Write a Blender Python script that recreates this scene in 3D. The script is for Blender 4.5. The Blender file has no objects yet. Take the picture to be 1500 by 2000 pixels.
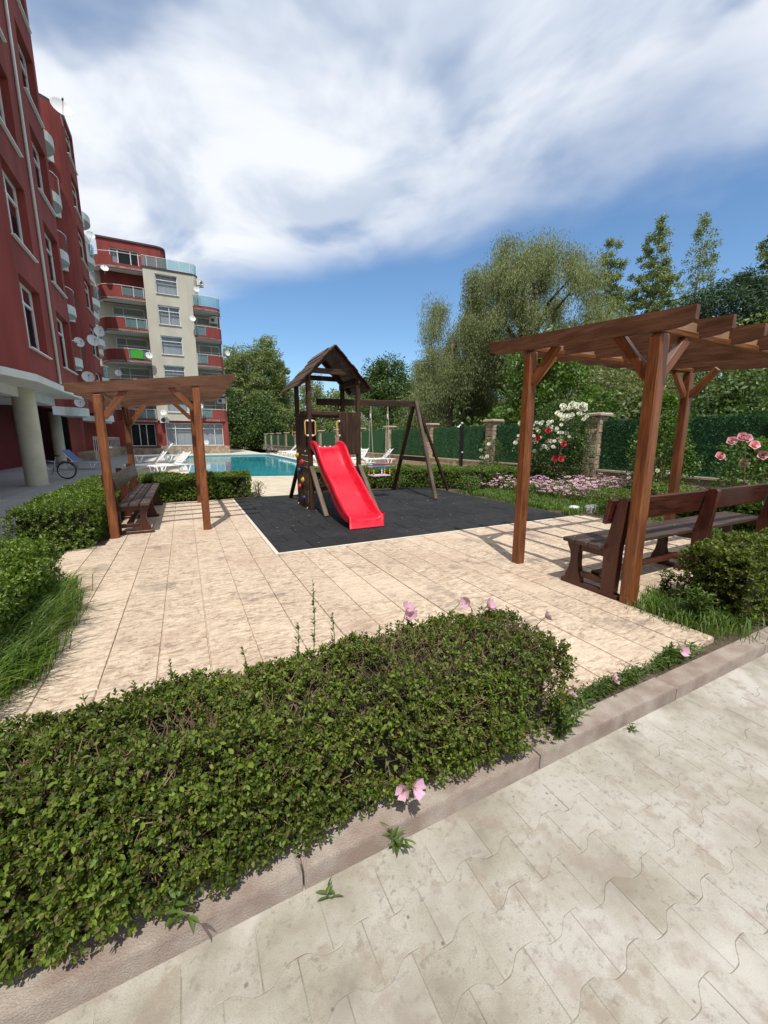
import bpy, math, random
import numpy as np
from mathutils import Vector, Matrix
R = random.Random(11)
rng = np.random.default_rng(11)
rad = math.radians
sc = bpy.context.scene
C = sc.collection

# ------------------------------------------------------------------ camera
H = 1.5
cam_d = bpy.data.cameras.new('camera')
cam = bpy.data.objects.new('camera', cam_d); C.objects.link(cam)
cam_d.sensor_fit = 'VERTICAL'; cam_d.sensor_height = 24.0
cam_d.lens = 24.0 * 770.0 / 2000.0
cam_d.clip_start = 0.02; cam_d.clip_end = 3000
cam.location = (0, 0, H)
cam.rotation_euler = (rad(90) - math.atan(143 / 770.0), 0, rad(-26.6))
sc.camera = cam

# ------------------------------------------------------------------ sky, sun, exposure
SH = Vector((0.19, 0.49, -1.0)).normalized()          # the way sunlight travels
sun_el = math.asin(-SH.z)
sun_az = math.atan2(-SH.x, -SH.y)
w = bpy.data.worlds.new('World'); sc.world = w; w.use_nodes = True
nt = w.node_tree
for n in list(nt.nodes): nt.nodes.remove(n)


def nd(nt, t, ins=None, **props):
    n = nt.nodes.new(t)
    for k, v in props.items(): setattr(n, k, v)
    for k, v in (ins or {}).items():
        s = n.inputs[k]
        if isinstance(v, bpy.types.NodeSocket): nt.links.new(v, s)
        elif isinstance(v, bpy.types.Node): nt.links.new(v.outputs[0], s)
        else: s.default_value = v
    return n


def mth(nt, op, a, b=0.0, c=0.0, clamp=False):
    n = nd(nt, 'ShaderNodeMath', {0: a, 1: b, 2: c}, operation=op, use_clamp=clamp)
    return n.outputs[0]


def mixc(nt, f, a, b, blend='MIX'):
    n = nt.nodes.new('ShaderNodeMix'); n.data_type = 'RGBA'; n.blend_type = blend
    for s, v in ((n.inputs[0], f), (n.inputs[6], a), (n.inputs[7], b)):
        if isinstance(v, bpy.types.NodeSocket): nt.links.new(v, s)
        else: s.default_value = v if not isinstance(v, tuple) or len(v) == 4 else (*v, 1)
    return n.outputs[2]


def ramp(nt, f, stops, interp='LINEAR'):
    n = nt.nodes.new('ShaderNodeValToRGB'); n.color_ramp.interpolation = interp
    e = n.color_ramp.elements
    while len(e) < len(stops): e.new(0.5)
    for i, (p, c) in enumerate(stops):
        e[i].position = p; e[i].color = (*c, 1) if len(c) == 3 else c
    nt.links.new(f, n.inputs[0])
    return n.outputs[0]


def mrange(nt, v, a, b, c, d, interp='SMOOTHSTEP'):
    n = nd(nt, 'ShaderNodeMapRange', {0: v, 1: a, 2: b, 3: c, 4: d}, interpolation_type=interp, clamp=True)
    return n.outputs[0]


sky = nd(nt, 'ShaderNodeTexSky', sky_type='NISHITA', sun_disc=False, sun_elevation=sun_el, sun_rotation=sun_az,
         air_density=1.0, dust_density=0.35, ozone_density=2.2, altitude=50.0)
tc = nd(nt, 'ShaderNodeTexCoord')
sp = nd(nt, 'ShaderNodeSeparateXYZ', {0: tc.outputs['Generated']})
zz = mth(nt, 'ADD', mth(nt, 'MAXIMUM', sp.outputs[2], 0.0), 0.08)
px = mth(nt, 'DIVIDE', sp.outputs[0], zz); py = mth(nt, 'DIVIDE', sp.outputs[1], zz)
s_ = mth(nt, 'ADD', mth(nt, 'MULTIPLY', px, 0.815), mth(nt, 'MULTIPLY', py, 0.58))
t_ = mth(nt, 'SUBTRACT', mth(nt, 'MULTIPLY', py, 0.815), mth(nt, 'MULTIPLY', px, 0.58))
pv = nd(nt, 'ShaderNodeCombineXYZ', {0: s_, 1: mth(nt, 'MULTIPLY', t_, 0.8), 2: 0.0})
n1 = nd(nt, 'ShaderNodeTexNoise', {'Vector': pv.outputs[0], 'Scale': 1.15, 'Detail': 5.0, 'Roughness': 0.5, 'Distortion': 0.35})
n2 = nd(nt, 'ShaderNodeTexNoise', {'Vector': pv.outputs[0], 'Scale': 1.9, 'Detail': 4.5, 'Roughness': 0.48, 'Distortion': 0.25})
n3 = nd(nt, 'ShaderNodeTexNoise', {'Vector': pv.outputs[0], 'Scale': 2.1, 'Detail': 5.0, 'Roughness': 0.54, 'Distortion': 0.4})
edge = mth(nt, 'ADD', s_, mth(nt, 'MULTIPLY', mth(nt, 'SUBTRACT', n1.outputs[0], 0.5), 0.95))
mask = mrange(nt, edge, 1.90, 1.30, 0.0, 1.0)
thick = mrange(nt, n2.outputs[0], 0.30, 0.45, 0.30, 1.0)
dens = mth(nt, 'MULTIPLY', mask, thick)
ccol = mixc(nt, mrange(nt, n3.outputs[0], 0.36, 0.62, 0.0, 1.0), (5.2, 5.95, 7.2, 1), (8.3, 8.6, 9.1, 1))
skc = mixc(nt, 1.0, sky.outputs[0], (1.10, 1.34, 1.46, 1), 'MULTIPLY')
bg = nd(nt, 'ShaderNodeBackground', {0: mixc(nt, dens, skc, ccol), 1: 0.105})
nd(nt, 'ShaderNodeOutputWorld', {0: bg.outputs[0]})

sun_d = bpy.data.lights.new('sun', 'SUN'); sun_d.energy = 4.2; sun_d.angle = rad(0.55); sun_d.color = (1.0, 0.95, 0.87)
sun = bpy.data.objects.new('sun', sun_d); C.objects.link(sun)
sun.rotation_euler = SH.to_track_quat('-Z', 'Y').to_euler(); sun.location = (-8, -20, 40)
vs = sc.view_settings; vs.view_transform = 'Standard'; vs.look = 'None'; vs.gamma = 1.0; vs.exposure = 0.12
vs.use_curve_mapping = False
sc.cycles.max_bounces = 8; sc.cycles.transparent_max_bounces = 12; sc.cycles.caustics_reflective = False
sc.cycles.caustics_refractive = False; sc.cycles.sample_clamp_indirect = 6.0


# ------------------------------------------------------------------ helpers
def tag(o, label=None, cat=None, group=None, kind=None):
    if label: o['label'] = label
    if cat: o['category'] = cat
    if group: o['group'] = group
    if kind: o['kind'] = kind
    return o


def new_obj(name, me, mat=None, parent=None):
    o = bpy.data.objects.new(name, me); C.objects.link(o)
    if mat is not None and me is not None and not me.materials: me.materials.append(mat)
    if parent is not None: o.parent = parent
    return o


def empty(name, loc=(0, 0, 0), rz=0.0, label=None, cat=None, group=None, parent=None):
    o = bpy.data.objects.new(name, None); C.objects.link(o); o.empty_display_size = 0.1
    o.location = loc; o.rotation_euler = (0, 0, rz)
    if parent is not None: o.parent = parent
    return tag(o, label, cat, group)


def copy_tree(o, parent=None):
    c = o.copy(); C.objects.link(c); c.parent = parent
    for ch in list(o.children): copy_tree(ch, c)
    return c


class MB:
    def __init__(s): s.v = []; s.f = []; s.uv = []

    def add(s, vs_, fs, uvs=None):
        b = len(s.v); s.v += [tuple(p) for p in vs_]
        for i, f in enumerate(fs):
            s.f.append(tuple(b + k for k in f))
            s.uv.append(uvs[i] if uvs else [(vs_[k][0] * .7 + vs_[k][1], vs_[k][2] + vs_[k][0] * .7) for k in f])
        return s

    def box(s, x0, x1, y0, y1, z0, z1):
        v = [(x0, y0, z0), (x1, y0, z0), (x1, y1, z0), (x0, y1, z0), (x0, y0, z1), (x1, y0, z1), (x1, y1, z1), (x0, y1, z1)]
        return s.add(v, [(0, 3, 2, 1), (4, 5, 6, 7), (0, 1, 5, 4), (1, 2, 6, 5), (2, 3, 7, 6), (3, 0, 4, 7)])

    def quad(s, a, b, c, d): return s.add([a, b, c, d], [(0, 1, 2, 3)])

    def prism(s, poly, z0, z1, ch=0.0):
        """polygon in xy (ccw) pulled up; ch chamfers the top edge"""
        n = len(poly); cx = sum(p[0] for p in poly) / n; cy = sum(p[1] for p in poly) / n
        rings = [(1.0, z0), (1.0, z1 - ch)]
        v = [(x, y, z0) for x, y in poly] + [(x, y, z1 - ch) for x, y in poly]
        if ch:
            for x, y in poly:
                d = math.hypot(x - cx, y - cy) or 1
                k = max(0, 1 - ch * 1.3 / d); v.append((cx + (x - cx) * k, cy + (y - cy) * k, z1))
        m = 3 if ch else 2; f = []
        for r in range(m - 1):
            for i in range(n):
                j = (i + 1) % n; f.append((r * n + i, r * n + j, (r + 1) * n + j, (r + 1) * n + i))
        f.append(tuple((m - 1) * n + i for i in range(n))); f.append(tuple(reversed(range(n))))
        return s.add(v, f)

    def bar(s, p0, p1, w, h, c=0.004, up=(0, 0, 1), taper=1.0):
        """chamfered rectangular bar from p0 to p1, w across, h along up"""
        p0 = Vector(p0); p1 = Vector(p1); d = p1 - p0; L = d.length; d.normalize()
        u = Vector(up); 
        if abs(d.dot(u)) > 0.98: u = Vector((0, 1, 0)) if abs(d.y) < .9 else Vector((1, 0, 0))
        x = d.cross(u).normalized(); y = x.cross(d).normalized()
        a, b = w / 2, h / 2
        pr = [(-a + c, -b), (a - c, -b), (a, -b + c), (a, b - c), (a - c, b), (-a + c, b), (-a, b - c), (-a, -b + c)]
        v = []; e = min(c, L * .3)
        for q, k in ((p0, (a - c) / a), (p0 + d * e, 1), (p1 - d * e, taper), (p1, taper * (a - c) / a)):
            for i, j in pr: v.append(q + x * i * k + y * j * k)
        per = [0]
        for i in range(8):
            i0, i1 = pr[i], pr[(i + 1) % 8]; per.append(per[-1] + math.hypot(i1[0] - i0[0], i1[1] - i0[1]))
        f = []; uv = []; off = R.random() * 20; lens = [0, e, L - e, L]
        for r in range(3):
            for i in range(8):
                j = (i + 1) % 8; f.append((r * 8 + i, r * 8 + j, (r + 1) * 8 + j, (r + 1) * 8 + i))
                uv.append([(off + lens[r], off + per[i]), (off + lens[r], off + per[i + 1]), (off + lens[r + 1], off + per[i + 1]), (off + lens[r + 1], off + per[i])])
        f.append(tuple(range(7, -1, -1))); uv.append([(off + pr[i][0] * .3, off + pr[i][1]) for i in range(7, -1, -1)])
        f.append(tuple(range(24, 32))); uv.append([(off + pr[i][0] * .3, off + pr[i][1]) for i in range(8)])
        return s.add(v, f, uv)

    def tube(s, pts, r, n=8, caps=True):
        pts = [Vector(p) for p in pts]; m = len(pts)
        rs = r if isinstance(r, (list, tuple)) else [r] * m
        v = []; pu = None
        for i, p in enumerate(pts):
            d = (pts[min(i + 1, m - 1)] - pts[max(i - 1, 0)]).normalized()
            if pu is None: pu = Vector((0, 0, 1)) if abs(d.z) < .9 else Vector((1, 0, 0))
            x = d.cross(pu); x = x.normalized() if x.length > 1e-4 else Vector((1, 0, 0)); y = x.cross(d).normalized(); pu = y
            for k in range(n):
                a = 2 * math.pi * k / n; v.append(p + (x * math.cos(a) + y * math.sin(a)) * rs[i])
        f = [(i * n + k, i * n + (k + 1) % n, (i + 1) * n + (k + 1) % n, (i + 1) * n + k) for i in range(m - 1) for k in range(n)]
        if caps: f += [tuple(range(n - 1, -1, -1)), tuple(range((m - 1) * n, m * n))]
        return s.add(v, f)

    def lathe(s, prof, c=(0, 0, 0), n=20, axis='z'):
        v = []
        for r, z in prof:
            for k in range(n):
                a = 2 * math.pi * k / n; q = (r * math.cos(a), r * math.sin(a), z)
                if axis == 'y': q = (q[0], q[2], q[1])
                if axis == 'x': q = (q[2], q[0], q[1])
                v.append((c[0] + q[0], c[1] + q[1], c[2] + q[2]))
        m = len(prof)
        f = [(i * n + k, i * n + (k + 1) % n, (i + 1) * n + (k + 1) % n, (i + 1) * n + k) for i in range(m - 1) for k in range(n)]
        return s.add(v, f)

    def torus(s, c, Rr, r, axis='y', n=28, m=8, a0=0, a1=2 * math.pi):
        pts = []
        for i in range(n + 1):
            a = a0 + (a1 - a0) * i / n; p = (Rr * math.cos(a), Rr * math.sin(a))
            pts.append({'y': (c[0] + p[0], c[1], c[2] + p[1]), 'z': (c[0] + p[0], c[1] + p[1], c[2]), 'x': (c[0], c[1] + p[0], c[2] + p[1])}[axis])
        return s.tube(pts, r, m, caps=(a1 - a0) < 6.2)

    def mesh(s, name, smooth=False):
        me = bpy.data.meshes.new(name); me.from_pydata(s.v, [], s.f)
        ul = me.uv_layers.new(name='UVMap')
        flat = [c for f in s.uv for p in f for c in p]
        if len(flat) == 2 * len(me.loops): ul.data.foreach_set('uv', flat)
        if smooth: me.polygons.foreach_set('use_smooth', [True] * len(me.polygons))
        me.update(); return me

    def build(s, name, mat, parent=None, smooth=False):
        return new_obj(name, s.mesh(name, smooth), mat, parent)


def np_mesh(name, verts, faces, smooth=False):
    me = bpy.data.meshes.new(name); n, k = faces.shape
    me.vertices.add(len(verts)); me.vertices.foreach_set('co', np.ascontiguousarray(verts, np.float32).ravel())
    me.loops.add(n * k); me.loops.foreach_set('vertex_index', np.ascontiguousarray(faces, np.int32).ravel())
    me.polygons.add(n); me.polygons.foreach_set('loop_start', np.arange(0, n * k, k, dtype=np.int32))
    if smooth: me.polygons.foreach_set('use_smooth', np.ones(n, bool))
    me.update(calc_edges=True); return me


def unit(a): return a / np.maximum(np.linalg.norm(a, axis=1, keepdims=True), 1e-6)


def leaf_arrays(P, D, N, L, W, fold=0.25, six=False, droop=0.0):
    D = unit(D); S = unit(np.cross(D, N)); U = np.cross(S, D)
    L = np.broadcast_to(np.asarray(L, float), (len(P),))[:, None]; W = np.broadcast_to(np.asarray(W, float), (len(P),))[:, None]
    n = len(P)
    if six:
        tip = P + D * L - U * L * droop
        v = np.stack([P, P + D * L * .32 + S * W * .5 + U * W * fold, P + D * L * .68 + S * W * .42 + U * (W * fold - L * droop * .3), tip,
                      P + D * L * .68 - S * W * .42 + U * (W * fold - L * droop * .3), P + D * L * .32 - S * W * .5 + U * W * fold], 1).reshape(-1, 3)
        b = np.arange(n)[:, None] * 6
        f = np.concatenate([b + np.array([[0, 1, 2, 3]]), b + np.array([[3, 4, 5, 0]])], 0)
    else:
        v = np.stack([P, P + D * L * .5 + S * W * .5 + U * W * fold, P + D * L - U * L * droop, P + D * L * .5 - S * W * .5 + U * W * fold], 1).reshape(-1, 3)
        b = np.arange(n)[:, None] * 4
        f = np.concatenate([b + np.array([[0, 1, 2]]), b + np.array([[2, 3, 0]])], 0)
    return v, f


def rdir(n): return unit(rng.normal(size=(n, 3)))


# ------------------------------------------------------------------ materials
MATS = {}


def mk(name, rough=0.6, spec=0.4, metal=0.0):
    m = bpy.data.materials.new(name); m.use_nodes = True; t = m.node_tree; b = t.nodes['Principled BSDF']
    b.inputs['Roughness'].default_value = rough; b.inputs['Specular IOR Level'].default_value = spec; b.inputs['Metallic'].default_value = metal
    MATS[name] = m
    return m, t, b


def vec(t, scale=(1, 1, 1), uv=False, rnd=True):
    c = nd(t, 'ShaderNodeTexCoord'); src = c.outputs['UV' if uv else 'Object']
    if rnd:
        oi = nd(t, 'ShaderNodeObjectInfo')
        src = nd(t, 'ShaderNodeVectorMath', {0: src, 1: nd(t, 'ShaderNodeVectorMath', {0: oi.outputs['Random'], 1: (31.0, 17.0, 23.0)}, operation='MULTIPLY').outputs[0]}, operation='ADD').outputs[0]
    return nd(t, 'ShaderNodeMapping', {'Vector': src, 'Scale': scale}).outputs[0]


def noise(t, v, scale, detail=4.0, rough=0.55, dist=0.0):
    return nd(t, 'ShaderNodeTexNoise', {'Vector': v, 'Scale': scale, 'Detail': detail, 'Roughness': rough, 'Distortion': dist}).outputs[0]


def bump(t, b, h, strength=0.3, dist=0.01):
    n = nd(t, 'ShaderNodeBump', {'Height': h, 'Strength': strength, 'Distance': dist})
    t.links.new(n.outputs[0], b.inputs['Normal'])


def speck(name, c1, c2, scale=8.0, rough=0.7, bmp=0.2, fine=90.0, rvar=0.0, lo=.35, hi=.65, stretch=(1, 1, 1), spec=.35, metal=0.0, rnd=True):
    m, t, b = mk(name, rough, spec, metal); v = vec(t, stretch, rnd=rnd)
    n = noise(t, v, scale); f = noise(t, v, fine, 2.0)
    col = ramp(t, n, [(lo, c1), (hi, c2)])
    col = mixc(t, mrange(t, f, .3, .75, 0, .35), col, tuple(x * .7 for x in c1))
    if rvar:
        oi = nd(t, 'ShaderNodeObjectInfo')
        col = nd(t, 'ShaderNodeHueSaturation', {'Color': col, 'Value': mth(t, 'ADD', mth(t, 'MULTIPLY', oi.outputs['Random'], rvar), 1 - rvar / 2)}).outputs[0]
    t.links.new(col, b.inputs['Base Color'])
    if bmp: bump(t, b, mth(t, 'ADD', mth(t, 'MULTIPLY', n, .5), f), bmp)
    return m


def wood(name, c1, c2, c3, rough=0.5, spec=0.4, weather=None):
    m, t, b = mk(name, rough, spec)
    v = vec(t, (1.3, 22, 1), uv=True); g = noise(t, v, 3.0, 6.0, .65, .6)
    vb = vec(t, (1.2, 5, 1), uv=True); big = noise(t, vb, 2.0, 3.0)
    col = ramp(t, g, [(.28, c1), (.5, c2), (.74, c3)])
    col = mixc(t, mrange(t, big, .35, .7, 0, .6), col, tuple(x * .6 for x in c1))
    kn = nd(t, 'ShaderNodeTexVoronoi', {'Vector': vec(t, (1.5, 5, 1), uv=True), 'Scale': 1.0}, feature='F1')
    col = mixc(t, mrange(t, kn.outputs['Distance'], .05, .11, .75, 0), col, tuple(x * .35 for x in c1))
    if weather:
        geo = nd(t, 'ShaderNodeNewGeometry'); z = nd(t, 'ShaderNodeSeparateXYZ', {0: geo.outputs['Normal']}).outputs[2]
        wn = mth(t, 'MULTIPLY', mrange(t, z, .2, .8, 0, 1), mrange(t, big, .2, .6, .5, 1))
        col = mixc(t, wn, col, weather)
    oi = nd(t, 'ShaderNodeObjectInfo')
    col = nd(t, 'ShaderNodeHueSaturation', {'Color': col, 'Value': mth(t, 'ADD', mth(t, 'MULTIPLY', oi.outputs['Random'], .35), .83)}).outputs[0]
    t.links.new(col, b.inputs['Base Color'])
    t.links.new(mrange(t, g, .3, .8, rough - .1, rough + .2), b.inputs['Roughness'])
    bump(t, b, g, .35, .004)
    return m


def leafmat(name, cols, rough=.42, tr=.3, spec=.45):
    m, t, b = mk(name, rough, spec)
    geo = nd(t, 'ShaderNodeNewGeometry')
    col = ramp(t, geo.outputs['Random Per Island'], [(i / (len(cols) - 1), c) for i, c in enumerate(cols)])
    big = noise(t, vec(t, rnd=False), 1.3, 2.0)
    col = nd(t, 'ShaderNodeHueSaturation', {'Color': col, 'Value': mrange(t, big, .3, .7, .8, 1.2)}).outputs[0]
    t.links.new(col, b.inputs['Base Color'])
    tl = nd(t, 'ShaderNodeBsdfTranslucent', {0: mixc(t, 1.0, col, (1.25, 1.35, .5, 1), 'MULTIPLY')})
    mx = nd(t, 'ShaderNodeMixShader', {0: tr, 1: b.outputs[0], 2: tl.outputs[0]})
    t.links.new(mx.outputs[0], t.nodes['Material Output'].inputs[0])
    return m


def plain(name, c, rough=.5, spec=.4, metal=0.0, var=.08, bmp=.06):
    return speck(name, c, tuple(min(1, x * (1 + var)) for x in c), 3.0, rough, bmp, 60.0, spec=spec, metal=metal)


def glassmat(name, tint, refl=.25, trans=.6, rough=.02, base=(.03, .04, .045)):
    m, t, b = mk(name, rough, .8)
    b.inputs['Base Color'].default_value = (*base, 1)
    tp = nd(t, 'ShaderNodeBsdfTransparent', {0: (*tint, 1)})
    mx = nd(t, 'ShaderNodeMixShader', {0: trans, 1: b.outputs[0], 2: tp.outputs[0]})
    t.links.new(mx.outputs[0], t.nodes['Material Output'].inputs[0])
    return m


# stamped cream concrete: embossed wood grain, brown wear
m, t, b = mk('stamped_concrete', .82, .25)
v0 = vec(t, rnd=False); vr = vec(t)
g1 = noise(t, vec(t, (14, 3.0, 1)), 3.0, 5.0, .62, 1.0); g2 = noise(t, vec(t, (3.6, 10, 1)), 3.0, 6.0, .7, .8); g3 = noise(t, v0, 1.15, 3.0, .6); g4 = noise(t, v0, 140.0, 2.0)
col = ramp(t, g2, [(.34, (.255, .185, .135)), (.46, (.49, .385, .285)), (.60, (.66, .545, .42))])
col = mixc(t, mrange(t, g1, .53, .70, 0, .6), col, (.31, .225, .155))
col = mixc(t, mrange(t, g3, .52, .68, 0, .45), col, (.46, .325, .24))
col = mixc(t, mrange(t, noise(t, v0, 1.5, 6.0, .72), .55, .66, 0, .7), col, (.20, .16, .14))
col = mixc(t, mrange(t, g4, .45, .7, 0, .22), col, (.3, .24, .18))
big = noise(t, v0, .55, 4.0, .6)
col = mixc(t, mrange(t, big, .50, .68, 0, .5), col, mixc(t, .5, col, (.34, .22, .15, 1)))
col = mixc(t, mrange(t, noise(t, v0, .9, 3.0, .55, .5), .52, .64, 0, .45), col, (.64, .525, .40))
gsc = noise(t, vec(t, (1.4, 16, 1), rnd=False), 2.6, 4.0, .6, .4)
col = mixc(t, mth(t, 'MULTIPLY', mrange(t, gsc, .56, .68, 0, .75), mrange(t, noise(t, v0, 1.7, 3.0), .42, .6, 0, 1)), col, (.27, .205, .15))
oi = nd(t, 'ShaderNodeObjectInfo')
col = nd(t, 'ShaderNodeHueSaturation', {'Color': col, 'Value': mth(t, 'ADD', mth(t, 'MULTIPLY', oi.outputs['Random'], .12), .94)}).outputs[0]
t.links.new(col, b.inputs['Base Color'])
bump(t, b, mth(t, 'ADD', mth(t, 'MULTIPLY', g1, .8), g2), .55, .012)

# dusty pale pavers
m, t, b = mk('paver', .88, .2)
v0 = nd(t, 'ShaderNodeNewGeometry').outputs['Position']
a1 = noise(t, v0, 2.2, 5.0, .62); a2 = noise(t, v0, 260.0, 2.0, .6); a3 = noise(t, v0, 38.0, 3.0, .6)
col = ramp(t, a1, [(.36, (.235, .210, .165)), (.48, (.35, .325, .265)), (.60, (.43, .41, .36))])
col = mixc(t, mrange(t, noise(t, v0, 9.0, 4.0, .65), .54, .68, 0, .55), col, (.27, .21, .155))
col = mixc(t, mrange(t, a2, .48, .7, 0, .5), col, (.22, .195, .16))
col = mixc(t, mrange(t, a3, .56, .70, 0, .6), col, (.20, .18, .15))
col = mixc(t, mrange(t, noise(t, v0, 1.1, 4.0, .6, .6), .50, .62, 0, .6), col, (.53, .51, .47))
col = mixc(t, mrange(t, noise(t, v0, 3.6, 5.0, .7), .55, .66, 0, .55), col, (.27, .215, .165))
dk = nd(t, 'ShaderNodeTexVoronoi', {'Vector': v0, 'Scale': 9.0, 'Randomness': 1.0}, feature='F1')
col = mixc(t, mrange(t, mth(t, 'ADD', dk.outputs['Distance'], mth(t, 'MULTIPLY', a3, .12)), .095, .125, .75, 0), col, (.11, .095, .08))
oi = nd(t, 'ShaderNodeObjectInfo')
col = mixc(t, mth(t, 'MULTIPLY', oi.outputs['Random'], .2), col, (.42, .395, .40, 1))
col = nd(t, 'ShaderNodeHueSaturation', {'Color': col, 'Value': mth(t, 'ADD', mth(t, 'MULTIPLY', oi.outputs['Random'], .08), .96)}).outputs[0]
t.links.new(col, b.inputs['Base Color'])
bump(t, b, mth(t, 'ADD', mth(t, 'MULTIPLY', a3, .7), a2), .3, .004)

speck('joint_dust', (.19, .165, .13), (.42, .385, .32), 5.0, .95, .4, 220.0)
speck('kerb', (.27, .205, .170), (.40, .350, .30), 7.0, .9, .5, 160.0, rvar=.1)
speck('rubber', (.0155, .016, .018), (.030, .031, .034), 10.0, .85, .6, 240.0, rvar=.45, spec=.3)
speck('deck', (.50, .43, .33), (.62, .55, .43), 3.0, .85, .2, 80.0)
speck('edge_strip', (.58, .52, .43), (.70, .64, .55), 9.0, .85, .2, 120.0)
speck('soil', (.06, .045, .03), (.14, .11, .075), 12.0, .95, .8, 90.0)
speck('field', (.10, .11, .04), (.20, .17, .09), 1.2, .95, .5, 20.0)
m, t, b = mk('terrace', .6, .4)
bt = nd(t, 'ShaderNodeTexBrick', {'Vector': vec(t, rnd=False), 'Color1': (.27, .275, .28, 1), 'Color2': (.32, .32, .32, 1), 'Mortar': (.17, .17, .17, 1), 'Scale': 1.0, 'Mortar Size': .008, 'Brick Width': .4, 'Row Height': .4}, offset=0.0)
t.links.new(mixc(t, mrange(t, noise(t, vec(t, rnd=False), .8, 4.0), .4, .7, 0, .4), bt.outputs[0], (.2, .2, .2, 1)), b.inputs['Base Color'])
wood('pergola_wood', (.095, .028, .009), (.200, .066, .020), (.31, .118, .042), .42, .45, weather=(.20, .125, .085, 1))
wood('rafter_wood', (.068, .027, .014), (.132, .058, .030), (.19, .094, .052), .6, .3, weather=(.15, .10, .072, 1))
wood('pale_wood', (.22, .135, .075), (.30, .19, .11), (.36, .24, .15), .65, .3)
wood('bench_red', (.036, .009, .006), (.072, .017, .010), (.11, .028, .015), .35, .5)
wood('bench_slat', (.040, .024, .019), (.072, .046, .036), (.115, .078, .062), .5, .4)
wood('tower_wood', (.024, .012, .007), (.056, .028, .016), (.098, .052, .031), .6, .3, weather=(.115, .078, .055, 1))
wood('tower_brace', (.085, .062, .045), (.15, .115, .085), (.20, .16, .125), .7, .25)
wood('roof_board', (.055, .030, .018), (.10, .062, .04), (.15, .10, .07), .7, .25)
m, t, b = mk('slide_red', .27, .5); b.inputs['Base Color'].default_value = (.62, .008, .028, 1); b.inputs['Subsurface Weight'].default_value = .0
sn = noise(t, vec(t), 7.0, 3.0); t.links.new(mrange(t, sn, .3, .7, .22, .42), b.inputs['Roughness']); bump(t, b, noise(t, vec(t), 22.0, 2.0), .05, .004)
t.links.new(ramp(t, noise(t, vec(t, (1, .3, 1)), 9.0, 5.0), [(.35, (.55, .008, .025)), (.7, (.68, .016, .042))]), b.inputs['Base Color'])
plain('yellow_plastic', (.62, .42, .12), .4); plain('hold_red', (.5, .03, .04), .5); plain('hold_yellow', (.6, .38, .04), .5); plain('hold_blue', (.02, .06, .22), .5)
plain('white_plastic', (.78, .79, .80), .4); plain('white_metal', (.72, .73, .74), .35); plain('rope', (.55, .52, .45), .8)
plain('steel', (.45, .46, .48), .3, metal=.8); plain('black_metal', (.012, .012, .014), .45); plain('tyre', (.012, .012, .012), .8); plain('blue_cloth', (.10, .14, .30), .85)
plain('pink_plastic', (.70, .50, .62), .5); plain('teal_plastic', (.03, .22, .30), .5)
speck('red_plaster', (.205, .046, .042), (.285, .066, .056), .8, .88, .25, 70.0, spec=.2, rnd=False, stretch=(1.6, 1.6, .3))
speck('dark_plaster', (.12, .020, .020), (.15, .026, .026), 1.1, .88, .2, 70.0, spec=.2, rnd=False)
speck('beige_plaster', (.49, .46, .385), (.57, .545, .465), .9, .88, .25, 60.0, spec=.2, stretch=(1, 1, .35), rnd=False)
speck('white_plaster', (.56, .57, .56), (.66, .67, .66), 1.5, .85, .15, 60.0, spec=.2, rnd=False)
speck('column_plaster', (.47, .45, .36), (.60, .58, .48), 1.6, .85, .2, 60.0, spec=.2, rnd=False)
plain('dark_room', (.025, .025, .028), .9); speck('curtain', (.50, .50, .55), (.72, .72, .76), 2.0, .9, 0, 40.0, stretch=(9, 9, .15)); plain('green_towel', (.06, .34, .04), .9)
plain('roof_trim', (.05, .035, .04), .5)
glassmat('window_glass', (.85, .9, .92), trans=.78); glassmat('rail_glass', (.78, .92, .93), trans=.74, base=(.26, .40, .42)); glassmat('dark_glass', (.35, .38, .4), trans=.35)
m, t, b = mk('pool_water', .05, .5)
wv = vec(t, (1, .45, 1), rnd=False); wn = noise(t, wv, 1.6, 3.0, .55, .8)
t.links.new(ramp(t, noise(t, wv, .35, 3.0), [(.35, (.012, .27, .36)), (.65, (.03, .38, .47))]), b.inputs['Base Color']); bump(t, b, wn, .10, .05)
plain('pool_tile', (.05, .34, .42), .4)
m, t, b = mk('stone', .85, .3)
vo = vec(t); c_ = ramp(t, noise(t, vo, 6.0, 5.0), [(.3, (.20, .145, .10)), (.5, (.36, .28, .205)), (.7, (.46, .385, .30))])
oi = nd(t, 'ShaderNodeObjectInfo'); c_ = nd(t, 'ShaderNodeHueSaturation', {'Color': c_, 'Value': mth(t, 'ADD', mth(t, 'MULTIPLY', oi.outputs['Random'], .5), .75)}).outputs[0]
t.links.new(c_, b.inputs['Base Color']); bump(t, b, noise(t, vo, 24.0, 4.0), .6, .02)
m, t, b = mk('stone_wall', .85, .3)
vo = vec(t, rnd=False); vn = nd(t, 'ShaderNodeTexVoronoi', {'Vector': vo, 'Scale': 4.2}, feature='F1'); ve = nd(t, 'ShaderNodeTexVoronoi', {'Vector': vo, 'Scale': 4.2}, feature='DISTANCE_TO_EDGE')
c_ = mixc(t, .75, (.36, .285, .21, 1), ramp(t, nd(t, 'ShaderNodeSeparateColor', {0: vn.outputs['Color']}).outputs[0], [(0, (.22, .16, .11)), (.5, (.38, .30, .215)), (1, (.48, .41, .32))]))
c_ = mixc(t, mrange(t, ve.outputs[0], .0, .05, 1, 0), c_, (.27, .24, .20, 1))
t.links.new(c_, b.inputs['Base Color']); bump(t, b, mrange(t, ve.outputs[0], 0, .07, 0, 1), .7, .02)
speck('mortar', (.30, .26, .21), (.38, .33, .27), 12.0, .95, .4)
speck('cap_stone', (.38, .31, .24), (.47, .40, .31), 9.0, .9, .4)
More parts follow.
